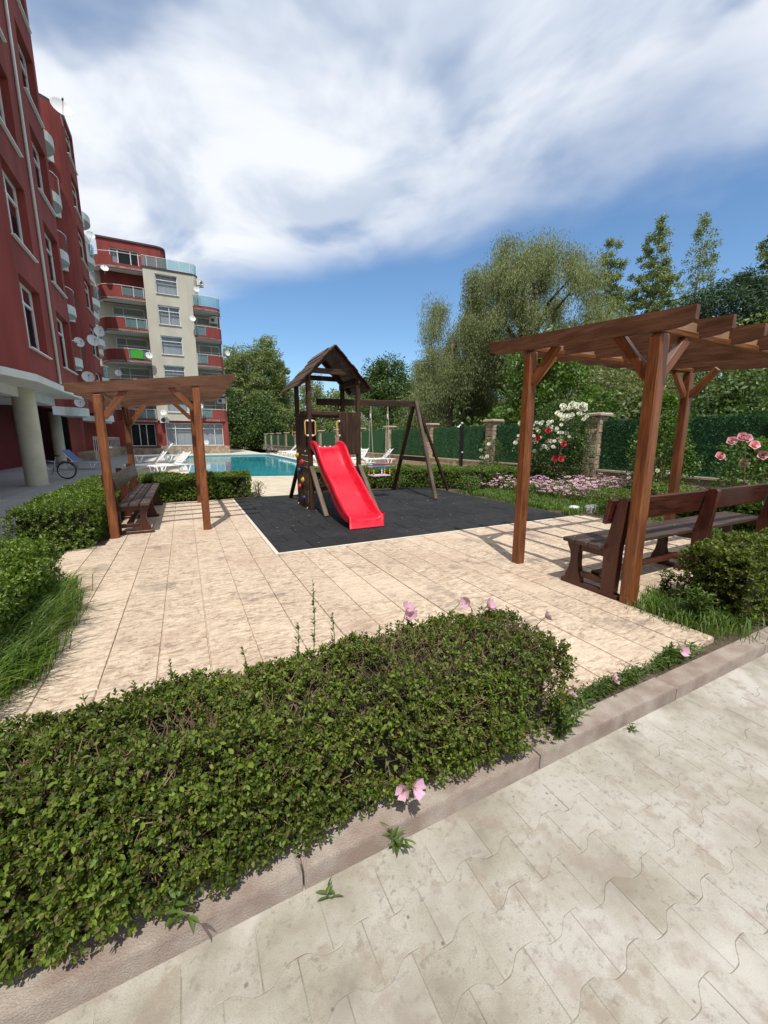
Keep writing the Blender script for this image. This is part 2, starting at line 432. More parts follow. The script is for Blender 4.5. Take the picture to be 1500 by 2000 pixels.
m, t, b = mk('green_screen', .8, .25)
vo = vec(t, rnd=False); g = noise(t, vo, 30.0, 4.0, .7)
t.links.new(ramp(t, g, [(.3, (.012, .046, .018)), (.5, (.028, .098, .038)), (.72, (.058, .16, .066))]), b.inputs['Base Color']); bump(t, b, g, .8, .03)

leafmat('hedge_leaf', [(.030, .052, .009), (.060, .100, .013), (.100, .150, .018), (.175, .235, .032), (.095, .112, .026), (.115, .085, .034)], .5, .28, .3)
leafmat('hedge_lush', [(.055, .105, .013), (.085, .150, .018), (.130, .20, .024), (.19, .255, .035)], .42, .30)
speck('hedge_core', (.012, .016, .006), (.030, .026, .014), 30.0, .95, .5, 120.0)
plain('twig', (.17, .115, .07), .85, var=.4); plain('dry_twig', (.30, .22, .15), .85, var=.3); plain('green_stem', (.10, .13, .04), .7)
leafmat('grass_blade', [(.055, .115, .014), (.085, .165, .022), (.125, .215, .035), (.17, .20, .06)], .5, .35)
leafmat('willow_leaf', [(.16, .19, .085), (.205, .24, .11), (.25, .28, .145), (.30, .32, .19)], .6, .36, .2)
leafmat('broad_leaf', [(.060, .120, .020), (.095, .175, .028), (.135, .225, .040)], .4, .35)
leafmat('poplar_leaf', [(.095, .140, .040), (.150, .200, .060), (.205, .25, .090), (.26, .29, .13)], .45, .32)
leafmat('dark_leaf', [(.042, .080, .022), (.072, .125, .030), (.110, .170, .045)], .45, .28)
leafmat('pine_leaf', [(.022, .050, .026), (.040, .082, .040), (.065, .115, .055)], .55, .2)
leafmat('silver_leaf', [(.20, .23, .17), (.30, .32, .26), (.40, .41, .36)], .6, .3)
leafmat('weed_leaf', [(.060, .110, .022), (.095, .160, .030), (.130, .195, .050)], .5, .3)
leafmat('petal_pink', [(.58, .28, .50), (.70, .42, .62), (.82, .62, .75)], .6, .35, .2)
leafmat('petal_rose', [(.70, .26, .40), (.78, .38, .50), (.82, .50, .58)], .6, .3, .2)
leafmat('petal_white', [(.78, .78, .74), (.84, .84, .82), (.80, .76, .72)], .6, .25, .2)
leafmat('petal_red', [(.40, .010, .03), (.52, .02, .05), (.60, .05, .06)], .6, .2, .2)
speck('bark', (.070, .050, .036), (.135, .105, .078), 9.0, .9, .8, 60.0); speck('pale_bark', (.22, .19, .15), (.36, .32, .26), 7.0, .9, .6, 60.0)
G = MATS

# ------------------------------------------------------------------ ground and setting
def struct(name, mb, mat, parent=None):
    o = mb.build(name, G[mat], parent)
    if parent is None: tag(o, kind='structure')
    return o


struct('ground', MB().box(-900, 900, -900, 900, -1.2, -0.40), 'field')
# far soil sheet under garden, lower lane
MBl = MB().box(-14, 14, -9, 1.104, -0.38, -0.1218)
lane = struct('paving', MBl, 'joint_dust')
struct('garden_soil', MB().box(-1.2, 1.72, 1.288, 2.06, -.38, -.045).box(3.56, 15, 1.288, 2.0, -.38, -.045).box(-5.6, -1.58, 1.288, 6.7, -.38, -.045).box(1.721, 3.559, 1.288, 1.371, -.38, -.045)
       .box(-2.3, -1.14, 6.702, 12.0, -.38, -.02).box(-1.138, 1.75, 10.62, 11.9, -.38, -.02).box(6.82, 11.0, 5.22, 13.0, -.38, -.02)
       .box(7.03, 11.0, 2.002, 5.218, -.38, -.02).box(3.2, 6.815, 10.65, 12.6, -.38, -.02), 'soil')
# wavy interlocking pavers
PW, PH = .22, .15


def wave(x):
    a = abs(x); A = .018
    return -A if a < .026 else (A if a > .080 else -A + 2 * A * (a - .026) / .054)


def paver_mesh():
    g_ = .0010; xs = [-PW / 2 + g_, -.095, -.080, -.066, -.040, -.026, -.010, .010, .026, .040, .066, .080, .095, PW / 2 - g_]; q = len(xs)
    sm = lambda x: (wave(x - .008) + wave(x) + wave(x + .008)) / 3 if abs(x) < .1 else wave(x)
    lo = [(x, -PH / 2 + g_ - sm(x)) for x in xs]; hi = [(x, PH / 2 - g_ + sm(x)) for x in xs]
    poly = lo + hi[::-1]; inner = [(x * .988, y - .0018) for x, y in hi]; innl = [(x * .988, y + .0018) for x, y in lo]; inn = innl + inner[::-1]
    n = len(poly)
    v = [(x, y, -.03) for x, y in poly] + [(x, y, -.0016) for x, y in poly] + [(x, y, 0) for x, y in inn]
    f = [(r * n + i, r * n + (i + 1) % n, (r + 1) * n + (i + 1) % n, (r + 1) * n + i) for r in range(2) for i in range(n)]
    for i in range(q - 1): f.append((2 * n + i, 2 * n + i + 1, 2 * n + n - 2 - i, 2 * n + n - 1 - i))
    return MB().add(v, f).mesh('paver')


pm = paver_mesh(); pm.materials.append(G['paver'])
cells = []
for r in range(-4, 8):
    for c in range(-6, 24):
        x = c * PW + (PW / 2 if r % 2 else 0) + .08; y = r * PH + .0
        if y > 1.06: continue
        xc = x * .894 - y * .448; yc = x * .448 + y * .894
        dd = yc * .983 + 1.62 * .183
        if dd < .2: continue
        u = 750 + 770 * xc / dd; vv = 1000 + 770 * (1.62 * .983 - yc * .183) / dd
        if -120 < u < 1640 and vv < 2160: cells.append((dd, x, y, r % 2))
cells.sort()
for dd, x, y, k in cells[:300]:
    o = new_obj('paver', pm, None, lane); o.location = (x, y, -.120 + R.uniform(-.0006, .0006)); o.rotation_euler = (R.uniform(-.0035, .0035), R.uniform(-.003, .003), R.uniform(-.006, .006))
# the row cut along the kerb
struct('paving_border', MB().box(-14, 14, 1.105, 1.20, -.38, -.1209), 'paver')

kerb = struct('kerb', MB().box(-12, 14, 1.215, 1.285, -.38, -.055), 'kerb')
x = -4.5
while x < 9:
    L = 1.19
    p = MB().prism([(x + .004, 1.17), (x + L - .004, 1.17), (x + L - .004, 1.295), (x + .004, 1.295)], -.3, -.03, .012).build('kerb_stone', G['kerb'], kerb)
    p.location.z = R.uniform(-.004, .003); x += L

# stamped concrete plaza in plank strips
plaza = struct('plaza', MB().box(-1.52, 3.53, 2.07, 5.13, -.38, -.014).box(1.73, 3.53, 1.372, 2.069, -.38, -.014).box(-1.52, -1.21, 1.372, 2.069, -.38, -.014).box(-1.12, .97, 5.131, 10.6, -.38, -.014)
               .box(-1.5, -1.121, 5.131, 6.68, -.38, -.014).box(3.531, 7.02, 2.02, 5.13, -.38, -.014), 'stamped_concrete')


def plank(x0, x1, y0, y1):
    g_ = .0038
    mb = MB().prism([(x0 + g_, y0 + g_), (x1 - g_, y0 + g_), (x1 - g_, y1 - g_), (x0 + g_, y1 - g_)], -.05, 0.0, .009)
    o = mb.build('plank', G['stamped_concrete'], plaza); o.location.z = R.uniform(-.002, .002)


def strip(x0, x1, y0, y1):
    y = y0; first = R.uniform(.5, 2.0)
    while y < y1 - .01:
        L = first if first else R.uniform(2.2, 4.2); first = 0
        e = min(y + L, y1)
        if y1 - e < .45: e = y1
        plank(x0, x1, y, e); y = e


XL = lambda k: .36 + .317 * k
for k in range(-6, 21):
    x0, x1 = XL(k), XL(k + 1)
    if k < -5: strip(x0, x1, 1.37, 6.69)
    elif k < -4:
        strip(x0, x1, 2.07, 6.69); strip(max(x0, -1.13), x1, 6.69, 10.6)
    elif k < 2:
        if x1 > .965: strip(x0, x1, 2.07, 5.12); strip(x0, .965, 5.12, 10.6)
        else: strip(x0, x1, 2.07, 10.6)
    else:
        lo = 2.07 if x0 < 1.6 else (1.37 if x0 < 3.5 else 2.02)
        strip(x0, x1, lo, 5.12)
# strip round the rubber mat
struct('mat_edging', MB().box(.967, 1.018, 5.122, 10.6, -.2, .003).box(1.019, 6.9, 5.124, 5.172, -.2, .003), 'edge_strip')
mat_ = struct('playground_surface', MB().box(1.02, 6.80, 5.175, 10.64, -.38, -.03), 'rubber')
tm = MB().prism([(.003, .003), (.497, .003), (.497, .497), (.003, .497)], -.03, 0, .007).mesh('rubber_tile'); tm.materials.append(G['rubber'])
hm = MB().prism([(.003, .003), (.247, .003), (.247, .497), (.003, .497)], -.03, 0, .007).mesh('rubber_tile'); hm.materials.append(G['rubber'])
for r in range(11):
    y = 5.18 + r * .4965; x = 1.025; c = 0
    while x < 6.75:
        half = (r % 2 and c == 0) or x > 6.4
        o = new_obj('rubber_tile', hm if half else tm, None, mat_); o.location = (x, y, R.uniform(-.003, .003)); o.rotation_euler = (R.uniform(-.004, .004), R.uniform(-.004, .004), 0)
        x += .2505 if half else .5005; c += 1

# terrace in the building's shade, pool deck, pool
struct('terrace', MB().box(-30, -2.31, 6.705, 60, -.38, -.03).box(-14, -5.61, 1.2, 6.704, -.38, -.03), 'terrace')
pool_out = [(.25, 17.2), (.9, 16.75), (2.4, 16.5), (4.2, 15.9), (5.0, 15.75), (5.6, 16.2), (5.95, 18.2), (6.6, 22.5), (7.1, 27), (7.35, 32), (7.4, 39.2), (7.2, 40.4), (6.4, 41), (1.4, 40.6), (.3, 39.5), (.0, 36), (.05, 26), (.1, 19)]


def ring_faces(mb, outer, inner, z):
    n = len(inner)
    for i in range(n):
        j = (i + 1) % n; mb.quad((*inner[i], z), (*outer[i], z), (*outer[j], z), (*inner[j], z))


def push(pts, d):
    cx = sum(p[0] for p in pts) / len(pts); cy = sum(p[1] for p in pts) / len(pts); o = []
    n = len(pts)
    for i in range(n):
        a, c = Vector(pts[i - 1]), Vector(pts[(i + 1) % n]); tdir = (c - a).normalized(); nn = Vector((tdir.y, -tdir.x)); o.append((pts[i][0] + nn.x * d, pts[i][1] + nn.y * d))
    return o


mbd = MB(); n = len(pool_out); cx_, cy_ = 3.6, 28.0


def to_rect(p):
    dx, dy = p[0] - cx_, p[1] - cy_
    k = min((14.9 - cx_) / dx if dx > 0 else (-2.3 - cx_) / dx, (44.9 - cy_) / dy if dy > 0 else (11.9 - cy_) / dy) if dx and dy else 1
    return (cx_ + dx * k, cy_ + dy * k)


outr = [to_rect(p) for p in pool_out]
ring_faces(mbd, outr, pool_out, -.02)
mbd.box(1.76, 3.19, 10.65, 11.899, -.38, -.02)
struct('pool_deck', mbd, 'deck')
struct('path', MB().box(-2.302, 12, 44.0, 60, -.38, -.024).box(-2.302, 2, 11.902, 14, -.38, -.024).box(7.5, 11.1, 13.002, 60, -.38, -.024).box(3.195, 7.499, 12.602, 15, -.38, -.026), 'deck')
pool = MB(); 
for i in range(n):
    j = (i + 1) % n; a, c = pool_out[i], pool_out[j]
    pool.quad((*a, -.02), (*c, -.02), (*c, -.7), (*a, -.7))
struct('pool_basin', pool, 'pool_tile')
cop = MB(); ring_faces(cop, push(pool_out, .32), pool_out, .018); o2 = push(pool_out, .32)
for i in range(n):
    j = (i + 1) % n; cop.quad((*pool_out[i], .018), (*pool_out[j], .018), (*pool_out[j], -.06), (*pool_out[i], -.06)); cop.quad((*o2[j], .018), (*o2[i], .018), (*o2[i], -.05), (*o2[j], -.05))
struct('pool_coping', cop, 'edge_strip')
struct('water', MB().add([(*p, -.11) for p in pool_out], [tuple(range(n))]), 'pool_water')

# ------------------------------------------------------------------ pergolas and benches
def pergola(loc, rz, L, D, zb, zf, label, oh=.28, oh1=.62):
    root = empty('pergola', loc, rz, label, 'pergola', 'garden pergolas')
    W = G['pergola_wood']; RW = G['rafter_wood']; PWd = G['pale_wood']
    sl = (zf - zb) / D; zt = lambda y: zb + sl * y
    s = .115
    for x in (0.0, L):
        for y in (0.0, D):
            MB().bar((x, y, -.01), (x, y, zt(y) - .005), s, s, .014, up=(0, 1, 0)).build('post', W, root)
    for y in (0.0, D):                                    # long plates on the posts
        MB().bar((-.05, y, zt(y) + .025), (L + .05, y, zt(y) + .025), .095, .05, .006).build('beam', W, root)
    nr = 7
    for i in range(nr):
        x = -.04 + (L + .08) * i / (nr - 1)
        y0, y1 = -oh, D + oh1
        h = .15; th = .05
        # rafter with a bird-mouth curve at both tails
        prof = []
        for k in range(25):
            y = y0 + (y1 - y0) * k / 24; zc = zt(y) + .088; e = min(y - y0, y1 - y)
            cut = .045 * max(0, 1 - e / .13)
            prof.append((y, zc - h / 2 + cut, zc + h / 2))
        v = []; f = []; uv = []; off = R.random() * 10
        for sx in (-th / 2, th / 2):
            for (y, a, c) in prof: v += [(x + sx, y, a), (x + sx, y, c)]
        m_ = len(prof) * 2; q = lambda k: (off + v[k][1], off + v[k][2] + (.06 if v[k][0] > x else 0))
        for k in range(len(prof) - 1):
            i0 = 2 * k
            for fc in ((i0, i0 + 1, i0 + 3, i0 + 2), (m_ + i0, m_ + i0 + 2, m_ + i0 + 3, m_ + i0 + 1), (i0 + 1, m_ + i0 + 1, m_ + i0 + 3, i0 + 3), (i0, i0 + 2, m_ + i0 + 2, m_ + i0)):
                f.append(fc); uv.append([q(k2) for k2 in fc])
        for fc in ((0, m_, m_ + 1, 1), (m_ - 2, m_ - 1, 2 * m_ - 1, 2 * m_ - 2)): f.append(fc); uv.append([q(k2) for k2 in fc])
        MB().add(v, f, uv).build('rafter', RW, root)
        if i < nr - 1:
            xa, xb = x + th / 2 + .002, -.04 + (L + .08) * (i + 1) / (nr - 1) - th / 2 - .002
            for y in (0.0, D):
                MB().bar((xa, y, zt(y) + .088), (xb, y, zt(y) + .088), .055, .075, .004).build('spacer_block', PWd, root)
    for x in (0.0, L):
        for y in (0.0, D):
            ex = 1 if x == 0 else -1; ey = 1 if y == 0 else -1; z = zt(y)
            MB().bar((x + ex * .05, y, z - .34), (x + ex * .37, y, z - .01), .06, .085, .005).build('brace', W, root)
            yy = y + ey * .36; MB().bar((x, y + ey * .05, z - .34), (x, yy, zt(yy) + .035), .06, .085, .005).build('brace', W, root)
    return root


pergola((3.57, 2.07, 0), 0, 3.2, 1.37, 2.35, 2.46, 'large brown wooden pergola standing over the long bench by the rose bushes')
pergola((-1.06, 10.33, 0), rad(-90), 3.2, 1.30, 2.14, 2.30, 'brown wooden pergola over the bench between clipped hedges near the pool', .36, .60)


def bench(loc, rz, L, label):
    root = empty('bench', loc, rz, label, 'bench', 'pergola benches')
    B = G['bench_red']; S = G['bench_slat']

    def extr(poly, x0, x1, name):                          # poly in (y,z)
        v = [(x0, y, z) for y, z in poly] + [(x1, y, z) for y, z in poly]; k = len(poly)
        f = [tuple(range(k - 1, -1, -1)), tuple(range(k, 2 * k))] + [(i, (i + 1) % k, k + (i + 1) % k, k + i) for i in range(k)]
        off = R.random() * 9; uv = [[(off + v[i][2], off + v[i][1] + v[i][0]) for i in fc] for fc in f]
        return MB().add(v, f, uv).build(name, B, root)
    for x in (0.06, L / 2, L - .06):
        a, c = x - .035, x + .035
        fl = [(.50, .0), (.38, .0), (.395, .08), (.42, .18), (.425, .30), (.41, .40), (.56, .40), (.545, .36), (.515, .30), (.505, .22), (.525, .12), (.555, .05), (.56, 0)]
        extr([(y, z + .045) for y, z in fl], a, c, 'front_leg')
        extr([(.02, .045), (.15, .045), (.155, .46), (.06, .96), (-.01, .97), (-.03, .945), (.01, .5)], a - .002, c + .002, 'rear_upright')
        MB().bar((x, -.02, .024), (x, .60, .024), .085, .044, .006).build('foot_rail', B, root)
        MB().bar((x, .152, .415), (x, .405, .415), .05, .07, .004).build('seat_rail', B, root)
        MB().bar((x, .148, .135), (x, .40, .135), .045, .06, .004).build('leg_rail', B, root)
    for y in (.215, .36, .505):
        MB().bar((-.04, y, .478), (L + .04, y, .478), .128, .042, .007).build('seat_slat', S, root)
    MB().bar((.097, .27, .17), (L - .097, .27, .17), .09, .035, .004).build('stretcher', B, root)
    for x0, x1 in ((-.03, L / 2 - .004), (L / 2 + .004, L + .03)):
        MB().bar((x0, .127, .83), (x1, .127, .83), .040, .235, .006, up=(0, -.19, 1)).build('back_board', B, root)
    for x in (0.06, L / 2, L - .06):
        for y in (.36, .505): MB().lathe([(0, .004), (.006, .003), (.008, 0)], (x, y, .4995), 8).build('bolt', G['steel'], root)
    return root


bench((3.50, 2.17, 0), 0, 3.2, 'long dark red bench seen from behind under the large pergola')
bench((-1.14, 10.36, 0), rad(-90), 3.1, 'dark red bench with brown slatted seat under the pergola near the pool')

# ------------------------------------------------------------------ play tower
tw = empty('play_tower', (0, 0, 0), 0, 'dark brown wooden play tower with pitched roof, climbing wall and red slide', 'play tower')
TW = G['tower_wood']; x0, x1, y0, y1 = 2.37, 3.47, 8.2, 9.15; ZT = 2.74; PZ = 1.30
for (x, y) in ((x0, y0), (x1, y0), (x0, y1), (x1, y1)):
    MB().bar((x, y, -.005), (x, y, ZT), .092, .092, .012, up=(0, 1, 0)).build('post', TW, tw)
for (x, y, s) in ((x0, y0 - .05, -1), (x1, y0 - .05, -1), (x0, y1 + .05, 1), (x1, y1 + .05, 1)):
    MB().bar((x, y + s * .93, .012), (x, y, .92), .05, .09, .006, up=(1, 0, 0)).build('brace', G['tower_brace'] if s < 0 else TW, tw)
for i in range(9):
    y = y0 + .052 + (y1 - y0 - .104) * (i + .5) / 9; MB().bar((x0 - .03, y, PZ - .01), (x1 + .03, y, PZ - .01), .088, .03, .004).build('platform_board', TW, tw)
for (a, c) in (((x0, y0, 0), (x1, y0, 0)), ((x0, y1, 0), (x1, y1, 0)), ((x0, y0, 0), (x0, y1, 0)), ((x1, y0, 0), (x1, y1, 0))):
    dd = Vector(c) - Vector(a); dd.normalize()
    MB().bar(Vector(a) + dd * .05 + Vector((0, 0, PZ - .085)), Vector(c) - dd * .05 + Vector((0, 0, PZ - .085)), .04, .11, .004).build('platform_beam', TW, tw)
for z in (.34, .68):                                         # rear ladder rungs
    MB().bar((x0 + .05, y1, z), (x1 - .05, y1, z), .04, .06, .008).build('rung', TW, tw)
RL = 2.03
MB().bar((x0 + .048, y1 + .0, RL), (x1 - .048, y1, RL), .035, .085, .005).build('guard_rail', TW, tw)
MB().bar((x0 - .065, y0 + .02, RL), (x0 - .065, y1 - .02, RL), .035, .085, .005).build('guard_rail', TW, tw)
MB().bar((x1 + .065, y0 + .02, RL), (x1 + .065, y1 - .02, RL), .035, .085, .005).build('guard_rail', TW, tw)
MB().bar((x0 + .048, y0 + .0, RL), (x1 - .048, y0, RL), .035, .075, .005).build('guard_rail', TW, tw)


def boards(p0, p1, n_, z0, z1, name, gap=.016, th=.022):
    p0 = Vector(p0); p1 = Vector(p1); d = (p1 - p0) / n_; wdt = d.length - gap; u = d.normalized()
    for i in range(n_):
        q = p0 + d * (i + .5); MB().bar((q.x, q.y, z0 + R.uniform(-.004, .004)), (q.x, q.y, z1), th if abs(u.y) > .5 else wdt, wdt if abs(u.y) > .5 else th, .003, up=(0, 1, 0)).build(name, TW, tw)


boards((3.00, y0 - .058, 0), (x1 - .03, y0 - .058, 0), 6, 1.17, RL + .03, 'panel_board', .006)
boards((x0 - .058, y0 + .05, 0), (x0 - .058, y1 - .05, 0), 7, PZ - .02, RL - .045, 'panel_board')
boards((x0 + .02, y1 + .058, 0), (x0 + .45, y1 + .058, 0), 4, PZ - .02, RL - .045, 'panel_board')
boards((x1 + .058, y0 + .05, 0), (x1 + .058, y1 - .05, 0), 7, PZ - .02, RL - .045, 'panel_board')
# climbing wall on the pool side: boards, holds, bolts
for i in range(10):
    z = .015 + i * .127
    MB().bar((x0 - .062, y0 + .01, z + .062), (x0 - .062, y1 - .06, z + .062), .024, .12, .003).build('wall_plank', G['roof_board'] if i % 3 else TW, tw)
for (y, z, mm, s) in ((8.94, 1.13, 'hold_yellow', .06), (8.58, .99, 'hold_red', .075), (8.86, .80, 'hold_blue', .06), (8.56, .60, 'hold_yellow', .07), (8.85, .43, 'hold_red', .07), (8.5, .22, 'hold_blue', .05)):
    prof = [(s, 0), (s * .95, .02), (s * .7, .045), (s * .25, .055), (0, .05)]
    mb = MB().lathe(prof, (0, 0, 0), 9, 'x'); mb.v = [(x0 - .0745 - a, y + bq * (1 + .25 * math.sin(5 * math.atan2(cq, bq))), z + cq * (1 + .2 * math.cos(3 * math.atan2(cq, bq)))) for a, bq, cq in mb.v]
    mb.build('climbing_hold', G[mm], tw, True)
for (y, z) in ((8.28, 1.245), (9.0, 1.245), (8.26, .03), (9.0, .03), (8.62, RL + .02)):
    MB().lathe([(.018, 0), (.016, .012), (0, .018)], (0, 0, 0), 10, 'x').build('bolt_cap', G['white_plastic'], tw, True).location = (x0 - .075 - .018, y, z)


def handle(px_, py_, pz_, dx, dy):
    d = Vector((dx, dy, 0)); p = Vector((px_, py_, pz_)); h = .15
    pts = [p + Vector((0, 0, h)), p + Vector((0, 0, h)) + d * .035, p + Vector((0, 0, h - .025)) + d * .06, p + Vector((0, 0, -h + .025)) + d * .06, p + Vector((0, 0, -h)) + d * .035, p + Vector((0, 0, -h))]
    o = MB().tube(pts, .0125, 8).build('grab_handle', G['yellow_plastic'], tw, True)
    for s in (h, -h): MB().lathe([(.0, -.02), (.018, -.018), (.02, 0), (.018, .018), (0, .02)], (px_, py_, pz_ + s), 8).build('handle_mount', G['white_plastic'], o)


handle(x0 + .045, y0 - .062, 1.72, 1, -.15); handle(x0 - .052, y0 - .056, 1.72, -1, -.15); handle(3.0, y0 - .085, 1.72, -1, -.2); handle(x0 - .062, y1 + .02, 1.70, -1, 0)
# roof boards, two slopes
ax, az = 2.92, 3.36; ey0, ey1 = 8.02, 9.46
for s, ex in ((-1, 2.10), (1, 3.74)):
    ez = 2.52; nb = 7; d = Vector((ex - ax, 0, ez - az)); sl = d.length; u = d.normalized(); nn = Vector((u.z * -s * -1, 0, 0)); nrm = Vector((-u.z * (1 if s > 0 else -1), 0, abs(u.x)))
    for i in range(nb):
        c = Vector((ax, 0, az)) + u * (sl * (i + .5) / nb) + nrm * (.018 + .010 * (i % 2))
        MB().bar((c.x, ey0 + R.uniform(-.03, .02), c.z), (c.x, ey1 + R.uniform(-.05, .05), c.z), sl / nb + .012, .018, .003, up=nrm).build('roof_board', G['roof_board'] if s < 0 else TW, tw)
    for y in (y0 - .03, y1 + .03):
        MB().bar(Vector((ax, y, az - .02)) + u * .02, Vector((ax, y, az - .02)) + u * (sl - .08), .045, .08, .004, up=nrm).build('roof_rafter', TW, tw)
for y in (y0 - .03, y1 + .03): MB().bar((2.44, y + .035, 2.88), (3.40, y + .035, 2.88), .03, .11, .004).build('roof_tie', TW, tw)
MB().bar((ax - .10, ey0 + .35, az - .045), (ax - .10, ey1 + .07, az - .045), .20, .016, .003, up=(-.7, 0, .72)).build('ridge_board', TW, tw)
for (x) in (x0, x1): MB().bar((x, y0 - .1, ZT - .03), (x, y1 + .15, ZT - .03), .05, .1, .004).build('eave_beam', TW, tw)


# slide with raised wavy rims
def slide():
    prof = [(8.22, 1.335), (8.05, 1.33), (7.93, 1.285), (7.80, 1.18), (7.62, .99), (7.45, .84), (7.28, .735), (7.10, .64), (6.92, .52), (6.75, .395), (6.58, .285), (6.42, .21), (6.27, .165), (6.12, .15), (6.03, .148)]
    # smooth the profile
    P = np.array(prof); tt = np.linspace(0, len(P) - 1, 60); P = np.stack([np.interp(tt, range(len(P)), P[:, k]) for k in (0, 1)], 1)
    for _ in range(6): P[1:-1] = (P[:-2] + 2 * P[1:-1] + P[2:]) / 4
    xa, xb = 2.415, 2.965; v = []
    cs = []
    for i, (y, z) in enumerate(P):
        rim = .17 * min(1, .62 + .38 * min(1, i / 10)) * (1 if i < 46 else max(.42, 1 - (i - 46) / 18))
        lip = .035
        row = [(xa - lip - .012, -.02), (xa - lip - .014, rim - .02), (xa - lip, rim), (xa - .004, rim), (xa + .012, rim - .03), (xa + .03, .035), (xa + .075, .006), (xa + .14, 0), ((xa + xb) / 2, -.004), (xb - .14, 0), (xb - .075, .006), (xb - .03, .035), (xb - .012, rim - .03), (xb + .004, rim), (xb + lip, rim), (xb + lip + .014, rim - .02), (xb + lip + .012, -.02)]
        a = max(0, i - 1); c = min(len(P) - 1, i + 1); td = P[c] - P[a]; td /= np.linalg.norm(td); nn_ = np.array([td[1], -td[0]]); nn_ = nn_ if nn_[1] > 0 else -nn_
        v += [(x_, y + nn_[0] * h_, z + nn_[1] * h_) for x_, h_ in row]
    m_ = 17; k = len(P)
    # skirt at the end
    y, z = P[-1]
    rr = [(x_, z_) for x_, _, z_ in v[-m_:]]
    v += [(x_, y - .012, z_ - .01) for x_, z_ in rr]; v += [(x_, y - .015, max(.022, min(z_, .022))) for x_, z_ in rr]; v += [(x_ * 1.0, y - .045, .012) for x_, z_ in rr]
    f = [(i * m_ + j, i * m_ + j + 1, (i + 1) * m_ + j + 1, (i + 1) * m_ + j) for i in range(k + 2) for j in range(m_ - 1)]
    b0 = [0] + []
    o = MB().add(v, f).build('slide', G['slide_red'], tw, True)
    md = o.modifiers.new('thick', 'SOLIDIFY'); md.thickness = .008; md.offset = 0
    for x_ in (2.36, 3.02):      # side shell that closes the rim down the sides
        s = -1 if x_ < 2.7 else 1
        vv = []; 
        for i, (y, z) in enumerate(P): vv += [(x_ + s * .006, y, z - .035), (x_ + s * .012, y, z + .09)]
        MB().add(vv, [(2 * i, 2 * i + 2, 2 * i + 3, 2 * i + 1) for i in range(len(P) - 1)]).build('slide_side', G['slide_red'], o, True)
    for x_ in (2.56, 2.68, 2.80): MB().lathe([(.022, 0), (.02, .01), (0, .016)], (x_, 8.17, 1.338), 10).build('bolt_cap', G['white_plastic'], o, True)


slide()
# swing beam and A-frame
SY, SX, SZ = 9.3, 5.56, 2.44
MB().bar((x1 - .62, SY - .08, SZ - .09), (SX + .05, SY - .08, SZ - .04), .05, .15, .006).build('swing_beam', TW, tw)
MB().bar((x1 - .60, SY - .135, SZ - .09), (x1 + .1, SY - .135, SZ - .09), .05, .15, .006).build('beam_joint', TW, tw)
MB().bar((SX, 8.2, .0), (SX - .02, SY - .1, SZ + .03), .09, .09, .01, up=(1, 0, 0)).build('frame_leg', G['tower_brace'], tw)
MB().bar((SX, 10.45, .0), (SX - .02, SY + .0, SZ - .03), .09, .09, .01, up=(1, 0, 0)).build('frame_leg', TW, tw)
MB().bar((6.95, 9.62, .0), (SX + .06, SY - .02, SZ - .02), .06, .08, .008).build('frame_leg', TW, tw)
MB().bar((SX - .05, 8.60, .98), (SX - .05, 9.98, .98), .045, .12, .005).build('cross_bar', TW, tw)

# baby swing
sw = empty('baby_swing', (4.48, 9.22, 0), 0, 'small colourful baby swing seat hanging on white ropes from the beam', 'swing')
for s in (-1, 1):
    for d in (-.14, .14):
        MB().tube([(s * .24, d * .1, 2.34), (s * .24, d * .6, 1.5), (s * .23, d, .92)], .006, 5).build('rope', G['rope'], sw)
    MB().lathe([(0, .06), (.018, .05), (.022, 0), (.016, -.05), (0, -.06)], (s * .24, 0, 2.06), 8).build('rope_clip', G['white_plastic'], sw)
MB().prism([(-.25, -.16), (.25, -.16), (.25, .16), (-.25, .16)], .56, .585, .006).build('seat', G['pink_plastic'], sw)
for (z, mm) in ((.86, 'hold_red'), (.80, 'teal_plastic')):
    MB().bar((-.27, -.17, z), (.27, -.17, z), .03, .045, .008).build('guard_bar', G[mm], sw); MB().bar((-.27, .17, z), (.27, .17, z), .03, .045, .008).build('guard_bar', G['teal_plastic'], sw)
    for s in (-1, 1): MB().bar((s * .25, -.15, z - .012), (s * .25, .15, z - .012), .03, .04, .008).build('guard_bar', G['white_plastic'], sw)
for (a, c) in ((-.23, -.15), (0, -.15), (.23, -.15), (-.23, .15), (.23, .15)):
    pp = [(.012, .59)] + [(.012 + .010 * (k % 2), .60 + .03 * k) for k in range(7)]; MB().lathe(pp, (a, c, 0), 8).build('spindle', G['hold_yellow' if a else 'white_plastic'], sw)

